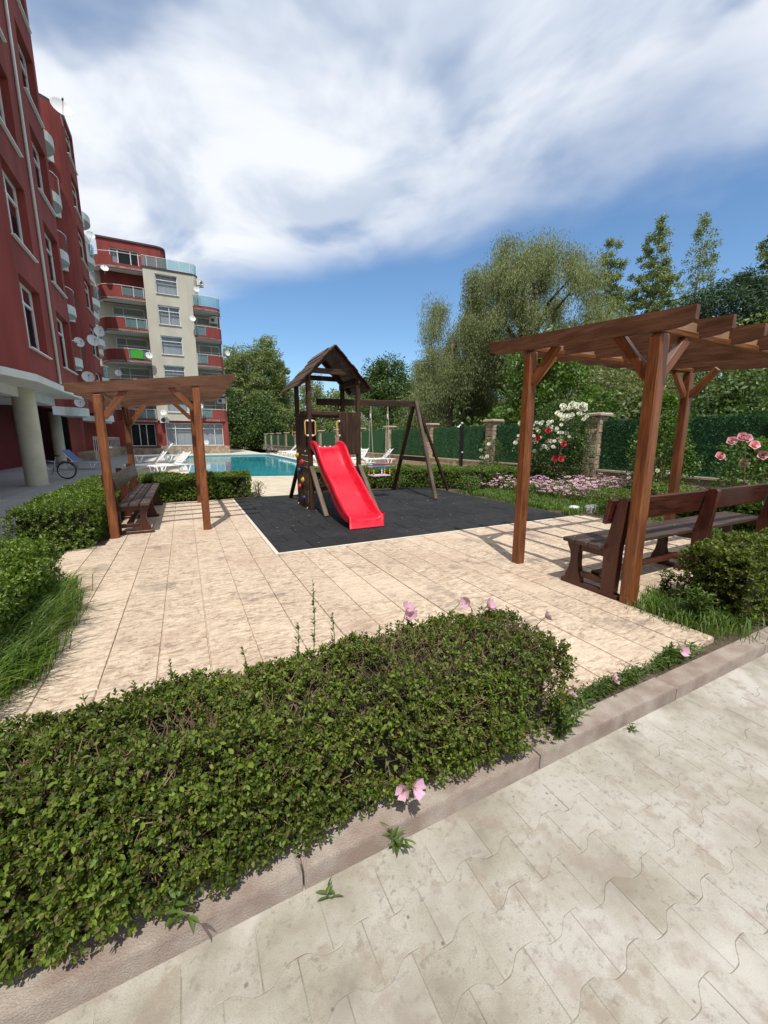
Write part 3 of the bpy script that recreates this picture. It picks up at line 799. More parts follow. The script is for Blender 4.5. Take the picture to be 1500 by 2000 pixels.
# ------------------------------------------------------------------ boundary fence
FX = 11.3
fence = empty('boundary_fence', (FX, 0, 0), 0, 'stone pillar boundary fence with green privacy screens along the garden', 'fence')
MB().box(-.16, .16, -4.0, 80, -.38, .53).build('low_wall', G['stone_wall'], fence)
for i in range(18):
    y = -1.0 + 4.56 * i; MB().prism([(-.19, y + .27), (.19, y + .27), (.19, y + 4.28), (-.19, y + 4.28)], .531, .585, .01).build('wall_coping', G['cap_stone'], fence)
near_p = []
for i in range(-1, 16):
    y = 8.1 + 4.55 * i
    p = MB().box(-.2, .2, y - .22, y + .22, -.3, 2.18).build('pillar', G['mortar'] if i < 6 else G['stone'], fence)
    MB().prism([(-.29, y - .31), (.29, y - .31), (.29, y + .31), (-.29, y + .31)], 2.181, 2.265, .03).build('pillar_cap', G['cap_stone'], p)
    if i < 6:
        # crazy-paved cladding: irregular stones on the face toward the garden and the face toward the lane
        for face in (0, 1):
            z = -.02; row = 0
            while z < 2.15:
                hh = R.uniform(.11, .24); hh = min(hh, 2.17 - z)
                if hh < .05: break
                cuts = [-.215] + sorted(R.uniform(-.13, .13) for _ in range(R.choice((1, 1, 2)))) + [.215]
                for a, c in zip(cuts[:-1], cuts[1:]):
                    if c - a < .04: continue
                    g_ = .009; jt = lambda: R.uniform(-.012, .012)
                    pl = [(a + g_, z + g_ + jt()), (c - g_, z + g_ + jt()), (c - g_ + jt() * .6, z + hh - g_), ((a + c) / 2, z + hh - g_ + jt()), (a + g_ + jt() * .6, z + hh - g_)]
                    d = .2 + R.uniform(.012, .030); k = len(pl)
                    v = []
                    for dep, sh in ((.19, 1.0), (d - .008, 1.0), (d, .88)):
                        ca = (a + c) / 2; cz = z + hh / 2
                        for (q, zq) in pl:
                            q2 = ca + (q - ca) * sh; z2 = cz + (zq - cz) * sh
                            v.append((-dep, y + q2, z2) if face == 0 else (q2 * .93, y - dep - .02, z2))
                    f = [(r * k + ii, r * k + (ii + 1) % k, (r + 1) * k + (ii + 1) % k, (r + 1) * k + ii) for r in range(2) for ii in range(k)] + [tuple(range(2 * k, 3 * k))]
                    if face == 0: f = [tuple(reversed(q)) for q in f]
                    MB().add(v, f).build('stone', G['stone'], p)
                z += hh
    ya, yb = y + .225, y + 4.325
    scr = MB()
    m_ = 24
    for k in range(m_):
        q0, q1 = ya + (yb - ya) * k / m_, ya + (yb - ya) * (k + 1) / m_
        zt0 = 2.03 + .012 * math.sin(k * 2.1 + i); zt1 = 2.03 + .012 * math.sin((k + 1) * 2.1 + i); dx0 = .012 * math.sin(k * 1.3); dx1 = .012 * math.sin((k + 1) * 1.3)
        scr.add([(-.03 + dx0, q0, .60), (-.03 + dx1, q1, .60), (-.03 + dx1, q1, zt1), (-.03 + dx0, q0, zt0), (.01 + dx0, q0, .60), (.01 + dx1, q1, .60), (.01 + dx1, q1, zt1), (.01 + dx0, q0, zt0)],
                [(0, 3, 2, 1), (4, 5, 6, 7), (3, 7, 6, 2), (0, 1, 5, 4)])
    so = scr.build('screen_panel', G['green_screen'], fence)
    if i < 3:                                                     # tufted artificial leaves on the near screens
        nn_ = 9000 if i < 0 else 5000
        P_ = np.stack([np.full(nn_, -.035), rng.uniform(ya, yb, nn_), rng.uniform(.6, 2.05, nn_)], 1); D = rdir(nn_); D[:, 0] = -abs(D[:, 0]) * .8; D[:, 2] += .2
        v, f = leaf_arrays(P_, D, rdir(nn_), rng.uniform(.04, .075, nn_), .014)
        tag(new_obj('screen_leaves', np_mesh('screen_leaves', v, f), G['screen_leaf'] if 'screen_leaf' in G else leafmat('screen_leaf', [(.014, .058, .022), (.030, .100, .038), (.058, .16, .062)], .5, .1), so), kind='stuff')

# ------------------------------------------------------------------ buildings
def wall_holes(mb, o, u, n, W, z0, z1, holes, depth=.22):
    """wall from point o along unit u (xy), outward normal n; holes (a,b,za,zb)"""
    us = sorted({0, W} | {h[0] for h in holes} | {h[1] for h in holes}); zs = sorted({z0, z1} | {h[2] for h in holes} | {h[3] for h in holes})
    pt = lambda a, z, d=0: (o[0] + u[0] * a - n[0] * d, o[1] + u[1] * a - n[1] * d, z)
    for a, c in zip(us[:-1], us[1:]):
        for za, zb in zip(zs[:-1], zs[1:]):
            ma, mz = (a + c) / 2, (za + zb) / 2
            if any(h[0] < ma < h[1] and h[2] < mz < h[3] for h in holes): continue
            mb.quad(pt(a, za), pt(c, za), pt(c, zb), pt(a, zb))
    for a, c, za, zb in holes:
        mb.quad(pt(a, za), pt(a, zb), pt(a, zb, depth), pt(a, za, depth)); mb.quad(pt(c, zb), pt(c, za), pt(c, za, depth), pt(c, zb, depth))
        mb.quad(pt(a, zb), pt(c, zb), pt(c, zb, depth), pt(a, zb, depth)); mb.quad(pt(c, za), pt(a, za), pt(a, za, depth), pt(c, za, depth))


def window(root, o, u, n, a, c, za, zb, depth=.2, mull=(.45,), trans=.66, curtain=.5, sill=True, name='window'):
    """framed window filling hole (a..c, za..zb) set back depth; parts frame, mullions, pane, curtain"""
    pt = lambda s, z, d: Vector((o[0] + u[0] * s - n[0] * d, o[1] + u[1] * s - n[1] * d, z))
    nv = (n[0], n[1], 0); t_ = .065; d = depth - .04
    fr = MB()
    fr.bar(pt(a + t_ / 2, za, d), pt(a + t_ / 2, zb, d), .06, t_, .004, up=(u[0], u[1], 0)); fr.bar(pt(c - t_ / 2, za, d), pt(c - t_ / 2, zb, d), .06, t_, .004, up=(u[0], u[1], 0))
    fr.bar(pt(a + t_, za + t_ / 2, d), pt(c - t_, za + t_ / 2, d), .06, t_, .004); fr.bar(pt(a + t_, zb - t_ / 2, d), pt(c - t_, zb - t_ / 2, d), .06, t_, .004)
    w_ = fr.build(name, G['white_metal'], root)
    zt = za + (zb - za) * trans if trans else zb
    if trans: MB().bar(pt(a + t_, zt, d), pt(c - t_, zt, d), .062, .06, .004).build('transom', G['white_metal'], w_)
    for q in mull:
        s = a + (c - a) * q; MB().bar(pt(s, za + t_, d), pt(s, zb - t_, d), .064, .06, .004, up=(u[0], u[1], 0)).build('mullion', G['white_metal'], w_)
    g_ = MB(); g_.quad(pt(a + .03, za + .03, d + .01), pt(c - .03, za + .03, d + .01), pt(c - .03, zb - .03, d + .01), pt(a + .03, zb - .03, d + .01)); g_.build('pane', G['window_glass'], w_)
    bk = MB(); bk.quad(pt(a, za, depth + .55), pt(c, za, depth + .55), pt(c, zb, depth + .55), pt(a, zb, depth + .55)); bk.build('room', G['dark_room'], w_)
    if curtain:
        k = 14; cv = []; a1 = a + .05; c1 = a + (c - a) * (1 if curtain >= 1 else curtain) - .05
        zt2 = zb - .05
        for i in range(k * 2 + 1):
            s = a1 + (c1 - a1) * i / (k * 2); cv += [pt(s, za + .02, depth + .14 + .03 * (i % 2)), pt(s, zt2, depth + .14 + .03 * (i % 2))]
        MB().add(cv, [(2 * i, 2 * i + 2, 2 * i + 3, 2 * i + 1) for i in range(k * 2)]).build('curtain', G['curtain'], w_)
    if sill: MB().bar(pt(a - .05, za - .02, -.03), pt(c + .05, za - .02, -.03), .12, .035, .004).build('sill', G['white_metal'], w_)
    return w_


def arc(cx, cy, r, a0, a1, k): return [(cx + r * math.cos(rad(a0 + (a1 - a0) * i / k)), cy + r * math.sin(rad(a0 + (a1 - a0) * i / k))) for i in range(k + 1)]


def slab(root, poly, z0, z1, mat, name): return MB().prism(poly, z0, z1).build(name, G[mat], root)


def ribbon(path, z0, z1, th=.12):
    mb = MB(); k = len(path); P_ = [Vector(p) for p in path]; off = []
    for i in range(k):
        d = (P_[min(i + 1, k - 1)] - P_[max(i - 1, 0)]).normalized(); off.append(Vector((d.y, -d.x)) * th)
    for i in range(k - 1):
        a, c, a2, c2 = P_[i], P_[i + 1], P_[i] - off[i], P_[i + 1] - off[i + 1]
        mb.quad((*a, z0), (*c, z0), (*c, z1), (*a, z1)); mb.quad((*c2, z0), (*a2, z0), (*a2, z1), (*c2, z1)); mb.quad((*a, z1), (*c, z1), (*c2, z1), (*a2, z1)); mb.quad((*a2, z0), (*c2, z0), (*c, z0), (*a, z0))
    for i in (0, k - 1): mb.quad((*P_[i], z0), (*P_[i], z1), (*(P_[i] - off[i]), z1), (*(P_[i] - off[i]), z0))
    return mb


def rail(root, path, z, name='rail'):
    return MB().tube([(*p, z) for p in path], .024, 6).build(name, G['white_metal'], root, True)


FL = 2.87; F1 = 3.15; ROOF = 20.4
lb = empty('apartment_building', (0, 0, 0), 0, 'tall dark red apartment building in shade with round columns along the left side', 'building')
# front block: curved near end, straight facade
xa = -3.68
curve = [(-6.3, -4.0), (-6.3, 5.0), (-6.2, 7.0), (-5.9, 9.0), (-5.3, 11.0), (-4.6, 12.6), (-4.0, 13.8), (xa, 14.9)]
wm = ribbon(curve, F1 + .16, ROOF, .3)
Wd = 20.75 - 14.9; cols = ((.15, 2.0), (3.78, 5.55)); holes = [(a, c, F1 + .92 + FL * k, F1 + 2.84 + FL * k) for k in range(5) for a, c in cols]
wall_holes(wm, (xa, 14.9), (0, 1), (1, 0), Wd, F1 + .16, ROOF, holes, .3)
wm.quad((xa, 20.75, F1 + .16), (-8.5, 20.75, F1 + .16), (-8.5, 20.75, ROOF), (xa, 20.75, ROOF))
wm.build('wall', G['red_plaster'], lb)
for (a, c, za, zb) in holes: window(lb, (xa, 14.9), (0, 1), (1, 0), a, c, za, zb, .27, (.5,), .72, .45)
slab(lb, curve + [(xa, 20.75), (-14, 20.75), (-14, -4)], ROOF, ROOF + .2, 'roof_trim', 'roof')
so_p = [(x + .10, y) for x, y in curve] + [(xa + .10, 20.85), (-12, 20.85), (-12, -4)]
slab(lb, so_p, F1 - .05, F1 + .155, 'white_plaster', 'soffit')
slab(lb, [(x - .85, y) for x, y in curve[3:]] + [(xa - .85, 20.7), (-12, 20.7), (-12, 9)], F1 - .35, F1 - .052, 'white_plaster', 'soffit_beam')
MB().tube([(xa + .05, 17.66, F1 + .2), (xa + .05, 17.66, ROOF - .3)], .045, 8).build('drainpipe', G['white_plaster'], lb, True)
for (x, y, r, zt) in ((-4.5, 17.0, .30, F1 - .05), (-4.55, 13.1, .30, F1 - .05), (-6.95, 31.3, .30, F1 - .03), (-5.6, 9.0, .30, F1 - .05)):
    MB().lathe([(r, -.03), (r, zt)], (x, y, 0), 28).build('column', G['column_plaster'], lb, True)
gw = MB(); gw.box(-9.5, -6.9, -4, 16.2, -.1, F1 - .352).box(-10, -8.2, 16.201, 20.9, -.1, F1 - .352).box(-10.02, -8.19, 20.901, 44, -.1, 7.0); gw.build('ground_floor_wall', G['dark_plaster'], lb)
for (x, y) in ((-6.86, 15.9), (-8.14, 22.5)): MB().tube([(x, y, .1), (x + .03, y, 2.3), (x + .25, y, 2.65), (x + .3, y, 2.8)], .05, 8).build('downpipe', G['white_plaster'], lb, True)
# recess with rounded balconies, bay, second recess
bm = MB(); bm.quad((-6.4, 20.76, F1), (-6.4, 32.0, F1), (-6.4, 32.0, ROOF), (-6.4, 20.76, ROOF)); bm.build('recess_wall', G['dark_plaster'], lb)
for k in range(6):
    z = F1 + FL * k
    pth = [(-6.4, 28.6)] + arc(-6.3, 30.45, 1.25, -75, 60, 8) + [(-5.35, 31.85)]
    slab(lb, pth + [(-6.39, 31.9)], z - .32, z + .16, 'white_plaster', 'balcony_slab')
    if k < 5:
        ribbon(pth[:6], z + .165, z + 1.0, .1).build('balcony_parapet', G['red_plaster'], lb)
        ribbon(pth[5:], z + .22, z + 1.0, .02).build('balcony_glass', G['rail_glass'], lb)
        rail(lb, pth, z + 1.08, 'balcony_rail')
        window(lb, (-6.4, 28.8), (0, 1), (1, 0), .2, 2.6, z + .18, z + 2.3, -.06, (.35,), .8, .4, sill=False, name='balcony_door')
bay = arc(-6.3, 33.4, 1.6, -90, -20, 6) + arc(-6.3, 34.6, 1.6, 20, 90, 6)
cwm = ribbon([(-6.5, 31.85)] + bay[:7], F1 + .01, ROOF, .25)
xb_, yb0, yb1 = bay[6][0], bay[6][1], bay[7][1]
bh = [(.02, yb1 - yb0 - .1, F1 + .9 + FL * k, F1 + 2.8 + FL * k) for k in range(0, 6)]
wall_holes(cwm, (xb_, yb0), (0, 1), (1, 0), yb1 - yb0, F1 + .01, ROOF, bh, .25)
cc = ribbon(bay[7:] + [(-6.5, 36.4)], F1 + .01, ROOF, .25); cwm.add(cc.v, cc.f); cwm.build('bay_wall', G['red_plaster'], lb)
for (a, c, za, zb) in bh: window(lb, (xb_, yb0), (0, 1), (1, 0), a, c, za, zb, .22, (), .72, .6)
slab(lb, [(-6.5, 31.85)] + bay + [(-6.5, 36.4), (-12, 36.4), (-12, 20.76), (-6.4, 20.76)], ROOF, ROOF + .18, 'roof_trim', 'roof')
dm = MB(); dm.quad((-6.9, 36.2, -.1), (-6.9, 46.2, -.1), (-6.9, 46.2, ROOF - 1.0), (-6.9, 36.2, ROOF - 1.0)); dm.quad((-6.45, 31.9, -.1), (-6.45, 36.3, -.1), (-6.45, 36.3, F1 + .01), (-6.45, 31.9, F1 + .01)); dm.build('recess_wall', G['red_plaster'], lb)
for k in range(6):
    z = F1 + FL * k
    pth = [(-6.9, 37.0)] + arc(-6.4, 39.2, 1.5, -80, 70, 9) + [(-5.6, 43.4), (-6.0, 45.2), (-6.9, 45.6)]
    slab(lb, pth, z - .3, z + .16, 'white_plaster', 'balcony_slab')
    if k < 5:
        ribbon(pth[:5], z + .165, z + 1.0, .1).build('balcony_parapet', G['red_plaster' if k % 2 else 'white_plaster'], lb)
        ribbon(pth[4:], z + .22, z + 1.0, .02).build('balcony_glass', G['rail_glass'], lb)
        rail(lb, pth, z + 1.08, 'balcony_rail')
        window(lb, (-6.9, 37.6), (0, 1), (1, 0), .4, 3.2, z + .18, z + 2.35, -.06, (.35,), .8, .5, sill=False, name='balcony_door')
        for q in (5, 8, 11): 
            p = pth[min(q, len(pth) - 1)]; MB().tube([(*p, z + .16), (*p, z + 1.08)], .018, 6).build('rail_post', G['white_metal'], lb)
# raised ground terrace with railing
MB().box(-6.44, -5.4, 33.0, 45.5, -.05, .62).build('terrace_base', G['stone_wall'], lb)
for z in (1.62, 1.48): MB().tube([(-5.45, 33.1, z), (-5.45, 45.4, z)], .024, 6).build('terrace_rail', G['white_metal'], lb)
for i in range(19): MB().tube([(-5.45, 33.1 + .68 * i, .62), (-5.45, 33.1 + .68 * i, 1.62)], .018, 6).build('baluster', G['white_metal'], lb)

# ---- second building, facing the pool
BY = 46.0
b2 = empty('apartment_building', (0, 0, 0), 0, 'sunlit red and beige apartment building with balconies beyond the pool', 'building')
U, Nn = (1, 0), (0, -1)
F2 = 2.73
bw = MB(); by = BY - .25
bh = [(.95, 2.80, 4.12 + F2 * k, 5.84 + F2 * k) for k in range(5)]
wall_holes(bw, (-2.1, by), U, Nn, 4.0, 3.3, 17.1, bh, .25)
bw.add([(v[0], v[1], v[2]) for v in ribbon([(1.9, by), (2.15, by + .05), (2.36, by + .2), (2.47, by + .45), (2.5, by + .8), (2.5, by + 4)], 14.5, 17.1, .2).v], ribbon([(1.9, by), (2.15, by + .05), (2.36, by + .2), (2.47, by + .45), (2.5, by + .8), (2.5, by + 4)], 14.5, 17.1, .2).f)
bw.quad((-2.1, by + 3, 3.3), (-2.1, by, 3.3), (-2.1, by, 17.1), (-2.1, by + 3, 17.1)); bw.quad((1.9, by, 3.3), (1.9, by + 3, 3.3), (1.9, by + 3, 14.5), (1.9, by, 14.5))
bw.build('beige_wall', G['beige_plaster'], b2)
for i, (a, c, za, zb) in enumerate(bh): window(b2, (-2.1, by), U, Nn, a, c, za, zb, .18, (.5,) if i == 3 else (), .72, 1)
slab(b2, [(-2.15, by - .05), (1.95, by - .05), (2.3, by + .1), (2.55, by + .5), (2.55, by + 8), (-2.15, by + 8)], 17.1, 17.25, 'roof_trim', 'terrace_slab')
# penthouse
ph = MB(); py0 = BY + 1.0
wall_holes(ph, (-5.6, py0), U, Nn, 4.7, 17.26, 19.45, [(.9, 3.2, 17.35, 18.8)], .2)
rb = ribbon([(-.9, py0), (-.55, py0 + .08), (-.3, py0 + .3), (-.2, py0 + .65), (-.2, py0 + 6)], 17.26, 19.45, .2); ph.add(rb.v, rb.f)
ph.quad((-5.6, py0, 14.0), (-2.1, py0, 14.0), (-2.1, py0, 17.26), (-5.6, py0, 17.26))
ph.build('penthouse_wall', G['red_plaster'], b2); window(b2, (-5.6, py0), U, Nn, .9, 3.2, 17.35, 18.8, .16, (.28, .72), 0, .3)
slab(b2, [(-5.7, py0 - .1), (-.9, py0 - .1), (-.5, py0), (-.2, py0 + .25), (-.1, py0 + .7), (-.1, py0 + 7), (-5.7, py0 + 7)], 19.45, 19.6, 'roof_trim', 'roof')
gp = [(-2.1, by), (1.9, by), (2.25, by + .12), (2.45, by + .5), (2.48, by + 3)]
ribbon(gp, 17.3, 18.1, .02).build('terrace_glass', G['rail_glass'], b2); rail(b2, gp, 18.15, 'terrace_rail')
for p in ((-1.7, by), (-.9, by), (0, by), (1, by), (1.9, by)): MB().tube([(*p, 17.25), (*p, 18.15)], .02, 6).build('rail_post', G['white_metal'], b2)
# left balconies
lw = MB(); lw.quad((-6.9, BY + 1.6, .0), (-2.1, BY + 1.6, .0), (-2.1, BY + 1.6, 17.2), (-6.9, BY + 1.6, 17.2)); lw.build('recess_wall', G['beige_plaster'], b2)
for k in range(5):
    z = 3.12 + F2 * k + (.05 if k else 0)
    pth = [(-6.3, BY + 1.55), (-5.75, BY + .5), (-5.45, BY + .12), (-5.0, BY - .12), (-4.4, BY - .25), (-3.9, BY - .28), (-2.14, BY - .22)]
    slab(b2, pth + [(-2.14, BY + 1.58), (-6.3, BY + 1.58)], z, z + .16, 'white_plaster', 'balcony_slab')
    ribbon(pth[:6], z - .02, z + 1.12, .1).build('balcony_parapet', G['red_plaster'], b2); ribbon(pth[5:], z - .02, z + .34, .1).build('balcony_kerb', G['red_plaster'], b2)
    ribbon(pth[5:], z + .38, z + 1.05, .02).build('balcony_glass', G['rail_glass'], b2)
    rail(b2, pth, z + 1.2, 'balcony_rail')
    for x in (-3.9, -3.0, -2.2): MB().tube([(x, BY - .25, z + .3), (x, BY - .25, z + 1.2)], .025, 6).build('rail_post', G['white_metal'], b2)
    window(b2, (-6.0, BY + 1.6), U, Nn, 1.0, 3.6, z + .18, z + 2.45, -.06, (.33,), .7, .25, sill=False, name='balcony_door')
tp = [(-6.3, BY + 1.0), (-5.75, BY + .4), (-5.4, BY + .1), (-4.4, BY - .2), (-2.14, BY - .22)]
slab(b2, tp + [(-2.14, BY + 1.58), (-6.3, BY + 1.58)], 16.76, 16.92, 'white_plaster', 'balcony_slab'); ribbon(tp[:4], 16.7, 17.75, .1).build('balcony_parapet', G['red_plaster'], b2); ribbon(tp[3:], 16.7, 17.15, .1).build('balcony_parapet', G['red_plaster'], b2); rail(b2, tp, 18.05, 'balcony_rail')
tow = MB(); 
for i in range(9): pass
mbt = MB(); cv = []
for i in range(13): x = -3.75 + 1.0 * i / 12 ; cv += [(x, BY - .31 - .02 * (i % 2), 3.12 + F2 * 2 + .42), (x, BY - .31 - .02 * (i % 2), 3.12 + F2 * 2 + 1.16)]
tag(mbt.add(cv, [(2 * i, 2 * i + 2, 2 * i + 3, 2 * i + 1) for i in range(12)]).build('towel', G['green_towel']), 'bright green towel hung over a balcony rail of the far building', 'towel')
# right balconies
rw = MB(); rw.quad((1.9, BY + 1.5, 3.2), (4.4, BY + 1.5, 3.2), (4.4, BY + 1.5, 14.4), (1.9, BY + 1.5, 14.4)); rw.quad((4.42, BY, .0), (4.42, BY + 9, .0), (4.42, BY + 9, 14.4), (4.42, BY, 14.4)) if False else None
rw.quad((4.38, BY + 1.1, 3.2), (4.38, BY + 9, 3.2), (4.38, BY + 9, 14.4), (4.38, BY + 1.1, 14.4)); rw.build('recess_wall', G['beige_plaster'], b2)
for k in range(5):
    z = 3.30 + F2 * k - (.05 * k)
    pth = [(1.9, BY - .32), (2.9, BY - .40), (3.6, BY - .36), (4.1, BY - .2), (4.36, BY + .1), (4.42, BY + .5), (4.42, BY + 1.4)]
    slab(b2, pth + [(1.92, BY + 1.48)], z, z + .16, 'white_plaster', 'balcony_slab')
    if k < 4:
        ribbon(pth[1:], z - .02, z + 1.12, .1).build('balcony_parapet', G['red_plaster'], b2); ribbon(pth[:2], z - .02, z + .32, .1).build('balcony_kerb', G['red_plaster'], b2)
        ribbon(pth[:2], z + .36, z + 1.05, .02).build('balcony_glass', G['rail_glass'], b2)
        window(b2, (1.9, BY + 1.5), U, Nn, .3, 2.3, z + .18, z + 2.4, -.06, (.6,), .7, .7, sill=False, name='balcony_door')
        MB().tube([(4.40, BY + .3, z + 1.1), (4.40, BY + .3, z + 2.6)], .04, 6).build('corner_post', G['beige_plaster'], b2)
        rail(b2, pth, z + 1.2, 'balcony_rail')
    else:
        ribbon(pth, z - .02, z + .4, .1).build('balcony_kerb', G['red_plaster'], b2); ribbon(pth, z + .44, z + 1.3, .02).build('balcony_glass', G['rail_glass'], b2); rail(b2, pth, z + 1.36, 'balcony_rail')
    for x in (1.95, 2.9): MB().tube([(x, BY - .36, z + .3), (x, BY - .36, z + 1.2)], .025, 6).build('rail_post', G['white_metal'], b2)
# ground floor
gf = MB(); gy = BY - .1
wall_holes(gf, (-6.9, gy), U, Nn, 11.3, .78, 3.3, [(2.4, 4.5, .79, 2.95), (5.4, 8.1, .82, 3.08), (8.6, 10.75, .82, 3.08)], .25)
gf.quad((4.4, gy, .0), (4.4, gy + 9, .0), (4.4, gy + 9, 3.3), (4.4, gy, 3.3)); gf.build('ground_floor_wall', G['red_plaster'], b2)
MB().box(-1.9, 4.44, gy - .06, gy + .2, -.1, .779).box(-6.9, -1.901, gy - .02, gy + .2, -.1, .6).build('stone_base', G['stone_wall'], b2)
window(b2, (-6.9, gy), U, Nn, 2.4, 4.5, .79, 2.95, .2, (.36, .64), 0, 0, sill=False, name='glass_door')
window(b2, (-6.9, gy), U, Nn, 5.4, 8.1, .82, 3.08, .2, (.32,), .76, 1); window(b2, (-6.9, gy), U, Nn, 8.6, 10.75, .82, 3.08, .2, (.62,), .76, 1)

# dishes and air conditioners (hung on the buildings, each a thing of its own)
dish0 = empty('satellite_dish')
prof = [(.36 * i / 8, .085 * (i / 8) ** 2) for i in range(9)] + [(.37, .088), (.366, .078)] + [(.355 * i / 8, .078 * (i / 8) ** 2 - .008) for i in range(8, -1, -1)]
mb = MB().lathe([(r, -z) for r, z in prof], (0, 0, 0), 28, 'y'); mb.v = [(x, y, z * 1.08) for x, y, z in mb.v]; mb.build('reflector', G['dish_grey'] if 'dish_grey' in G else plain('dish_grey', (.62, .63, .64), .5), dish0, True)
MB().tube([(0, -.02, -.36), (0, -.25, -.26), (0, -.44, -.10)], .012, 6).build('feed_arm', G['steel'], dish0)
MB().lathe([(.0, -.06), (.035, -.05), (.035, .02), (.02, .06), (0, .06)], (0, -.44, -.07), 10, 'y').build('feed_horn', G['black_metal'], dish0)
MB().tube([(0, .03, 0), (0, .22, -.03), (0, .30, -.06), (0, .30, -.5)], .022, 6).build('mount', G['steel'], dish0)


def dish(x, y, z, rz, tilt, s, label):
    dish.n += 1
    o = dish0 if dish.n == 1 else copy_tree(dish0)
    o.location = (x, y, z); o.rotation_euler = (rad(tilt), 0, rad(rz)); s *= .60 if z < 19 else .85; o.scale = (s, s, s); tag(o, label, 'satellite dish', 'satellite dishes on the buildings')


dish.n = 0
dish(-4.62, 31.3, 19.75, 20, -22, 1.6, 'grey satellite dish near the roof edge at the top of the shaded building')
dish(-4.9, 38.7, 16.3, 25, -20, 1.25, 'satellite dish high on the glass balcony near the corner of the shaded building')
dish(-4.45, 33.6, 8.5, 20, -15, 1.35, 'right one of the two white dishes side by side on the red bay')
dish(-4.5, 31.2, 7.45, 25, -15, 1.45, 'left one of the two white dishes side by side on the red bay')
dish(-4.5, 28.2, 4.9, 15, -20, 1.35, 'dish just above the end of the smaller pergola roof')
dish(-4.3, 24.0, 3.2, 15, -10, .95, 'small dish under the white soffit beside the second column')
dish(-5.05, 30.2, 7.1, 30, -15, 1.2, 'dish inside the rounded recessed balcony of the shaded building')
dish(-4.9, 45.4, 7.5, 10, -15, 1.25, 'white dish above the pergola roof in the inner corner of the buildings')
dish(-5.0, 45.4, 16.35, 10, -30, 1.35, 'tilted dish under the penthouse balcony of the sunlit building')
dish(-2.25, 45.2, 9.25, 10, -15, 1.3, 'white dish on the lower left edge of the beige wall strip')
dish(1.78, 45.2, 13.0, 5, -20, 1.2, 'white dish on the right edge of the beige wall beside a balcony')
dish(2.3, 45.2, 15.7, 15, -20, 1.15, 'white dish just below the rooftop glass railing')
dish(4.75, 45.3, 10.1, 20, -10, 1.15, 'white dish sticking out from the far right corner of the sunlit building')
dish(2.1, 44.9, 1.15, 0, -10, 1.05, 'round white dish standing low in front of the ground floor window')
dish(-1.5, 45.1, 4.0, -10, -25, 1.25, 'white dish above the entrance corner of the beige wall')
dish(1.83, 45.1, 4.75, 20, -15, 1.1, 'white dish beside the lowest balcony right of the pergola post')

ac0 = empty('air_conditioner')
MB().prism([(-.4, -.15), (.4, -.15), (.4, .15), (-.4, .15)], 0, .56, .02).build('housing', G['ac_white'] if 'ac_white' in G else plain('ac_white', (.62, .62, .60), .5), ac0)
MB().torus((-.1, -.155, .28), .2, .012, 'y', 20, 5).torus((-.1, -.155, .28), .12, .008, 'y', 16, 5).build('grille', G['steel'], ac0)
MB().lathe([(0, -.152), (.19, -.152)], (-.1, 0, .28), 20, 'y').build('fan', G['black_metal'], ac0)
for s in (-.25, .25): MB().bar((s, -.12, -.02), (s, .3, -.02), .04, .04, .004).build('bracket', G['steel'], ac0)
for i, (x, y, z, rz, lab) in enumerate(((2.75, 46.0, 16.3, 60, 'air conditioner on the wall just under the rooftop terrace glass'), (3.8, 46.9, 13.2, 0, 'air conditioner on the upper right balcony of the sunlit building'),
                                        (3.95, 46.9, 5.2, 0, 'air conditioner on the lowest right balcony of the sunlit building'), (-1.5, 45.55, 3.05, 0, 'air conditioner at the entrance corner below a dish'),
                                        (-5.3, 37.4, 16.4, 80, 'air conditioner high on the shaded building beside a glass balcony'))):
    o = ac0 if i == 0 else copy_tree(ac0); o.location = (x, y, z); o.rotation_euler = (0, 0, rad(rz)); tag(o, lab, 'air conditioner', 'air conditioners on the buildings')

# ------------------------------------------------------------------ sun loungers
def lounger(mat='white_plastic', cushion=False):
    root = empty('sun_lounger'); M = G[mat]
    for s in (-1, 1):
        x = s * .31
        pts = [(x, -.95, .30), (x, -.85, .335), (x, -.3, .33), (x, .25, .35), (x, .6, .34), (x, .95, .31)]
        MB().tube(pts, .028, 8).build('side_rail', M, root, True)
        for y in (-.72, .55):
            MB().tube([(x, y - .13, .32), (x, y - .06, .06), (x, y, .02), (x, y + .06, .06), (x, y + .16, .32)], .024, 8).build('leg', M, root, True)
    for i in range(9):
        y = -.92 + .125 * i; MB().bar((-.29, y, .335), (.29, y, .335), .10, .02, .006).build('slat', M, root)
    back = MB()
    for s in (-1, 1): back.tube([(s * .28, .22, .35), (s * .28, .55, .66), (s * .27, .78, .92)], .024, 8)
    bk = back.build('backrest', M, root, True)
    for i in range(6):
        q = .06 + .155 * i; MB().bar((-.27, .22 + .56 * q, .35 + .57 * q + .015), (.27, .22 + .56 * q, .35 + .57 * q + .015), .085, .02, .006, up=(0, -.7, .7)).build('back_slat', M, bk)
    if cushion:
        MB().bar((0, -.9, .365), (0, .22, .375), .56, .035, .012).build('cushion', G['blue_cloth'], root); MB().bar((0, .24, .40), (0, .77, .94), .54, .035, .012, up=(0, -.7, .7)).build('cushion', G['blue_cloth'], root)
    return root


lg = lounger(); first = True


def put(x, y, rz, label, group, z=0.0, tilt=0, src=None):
    global first
    if src is None:
        o = lg if first else copy_tree(lg); first = False
    else: o = src
    o.location = (x, y, z); o.rotation_euler = (rad(tilt), 0, rad(rz)); tag(o, label, 'sun lounger', group); return o


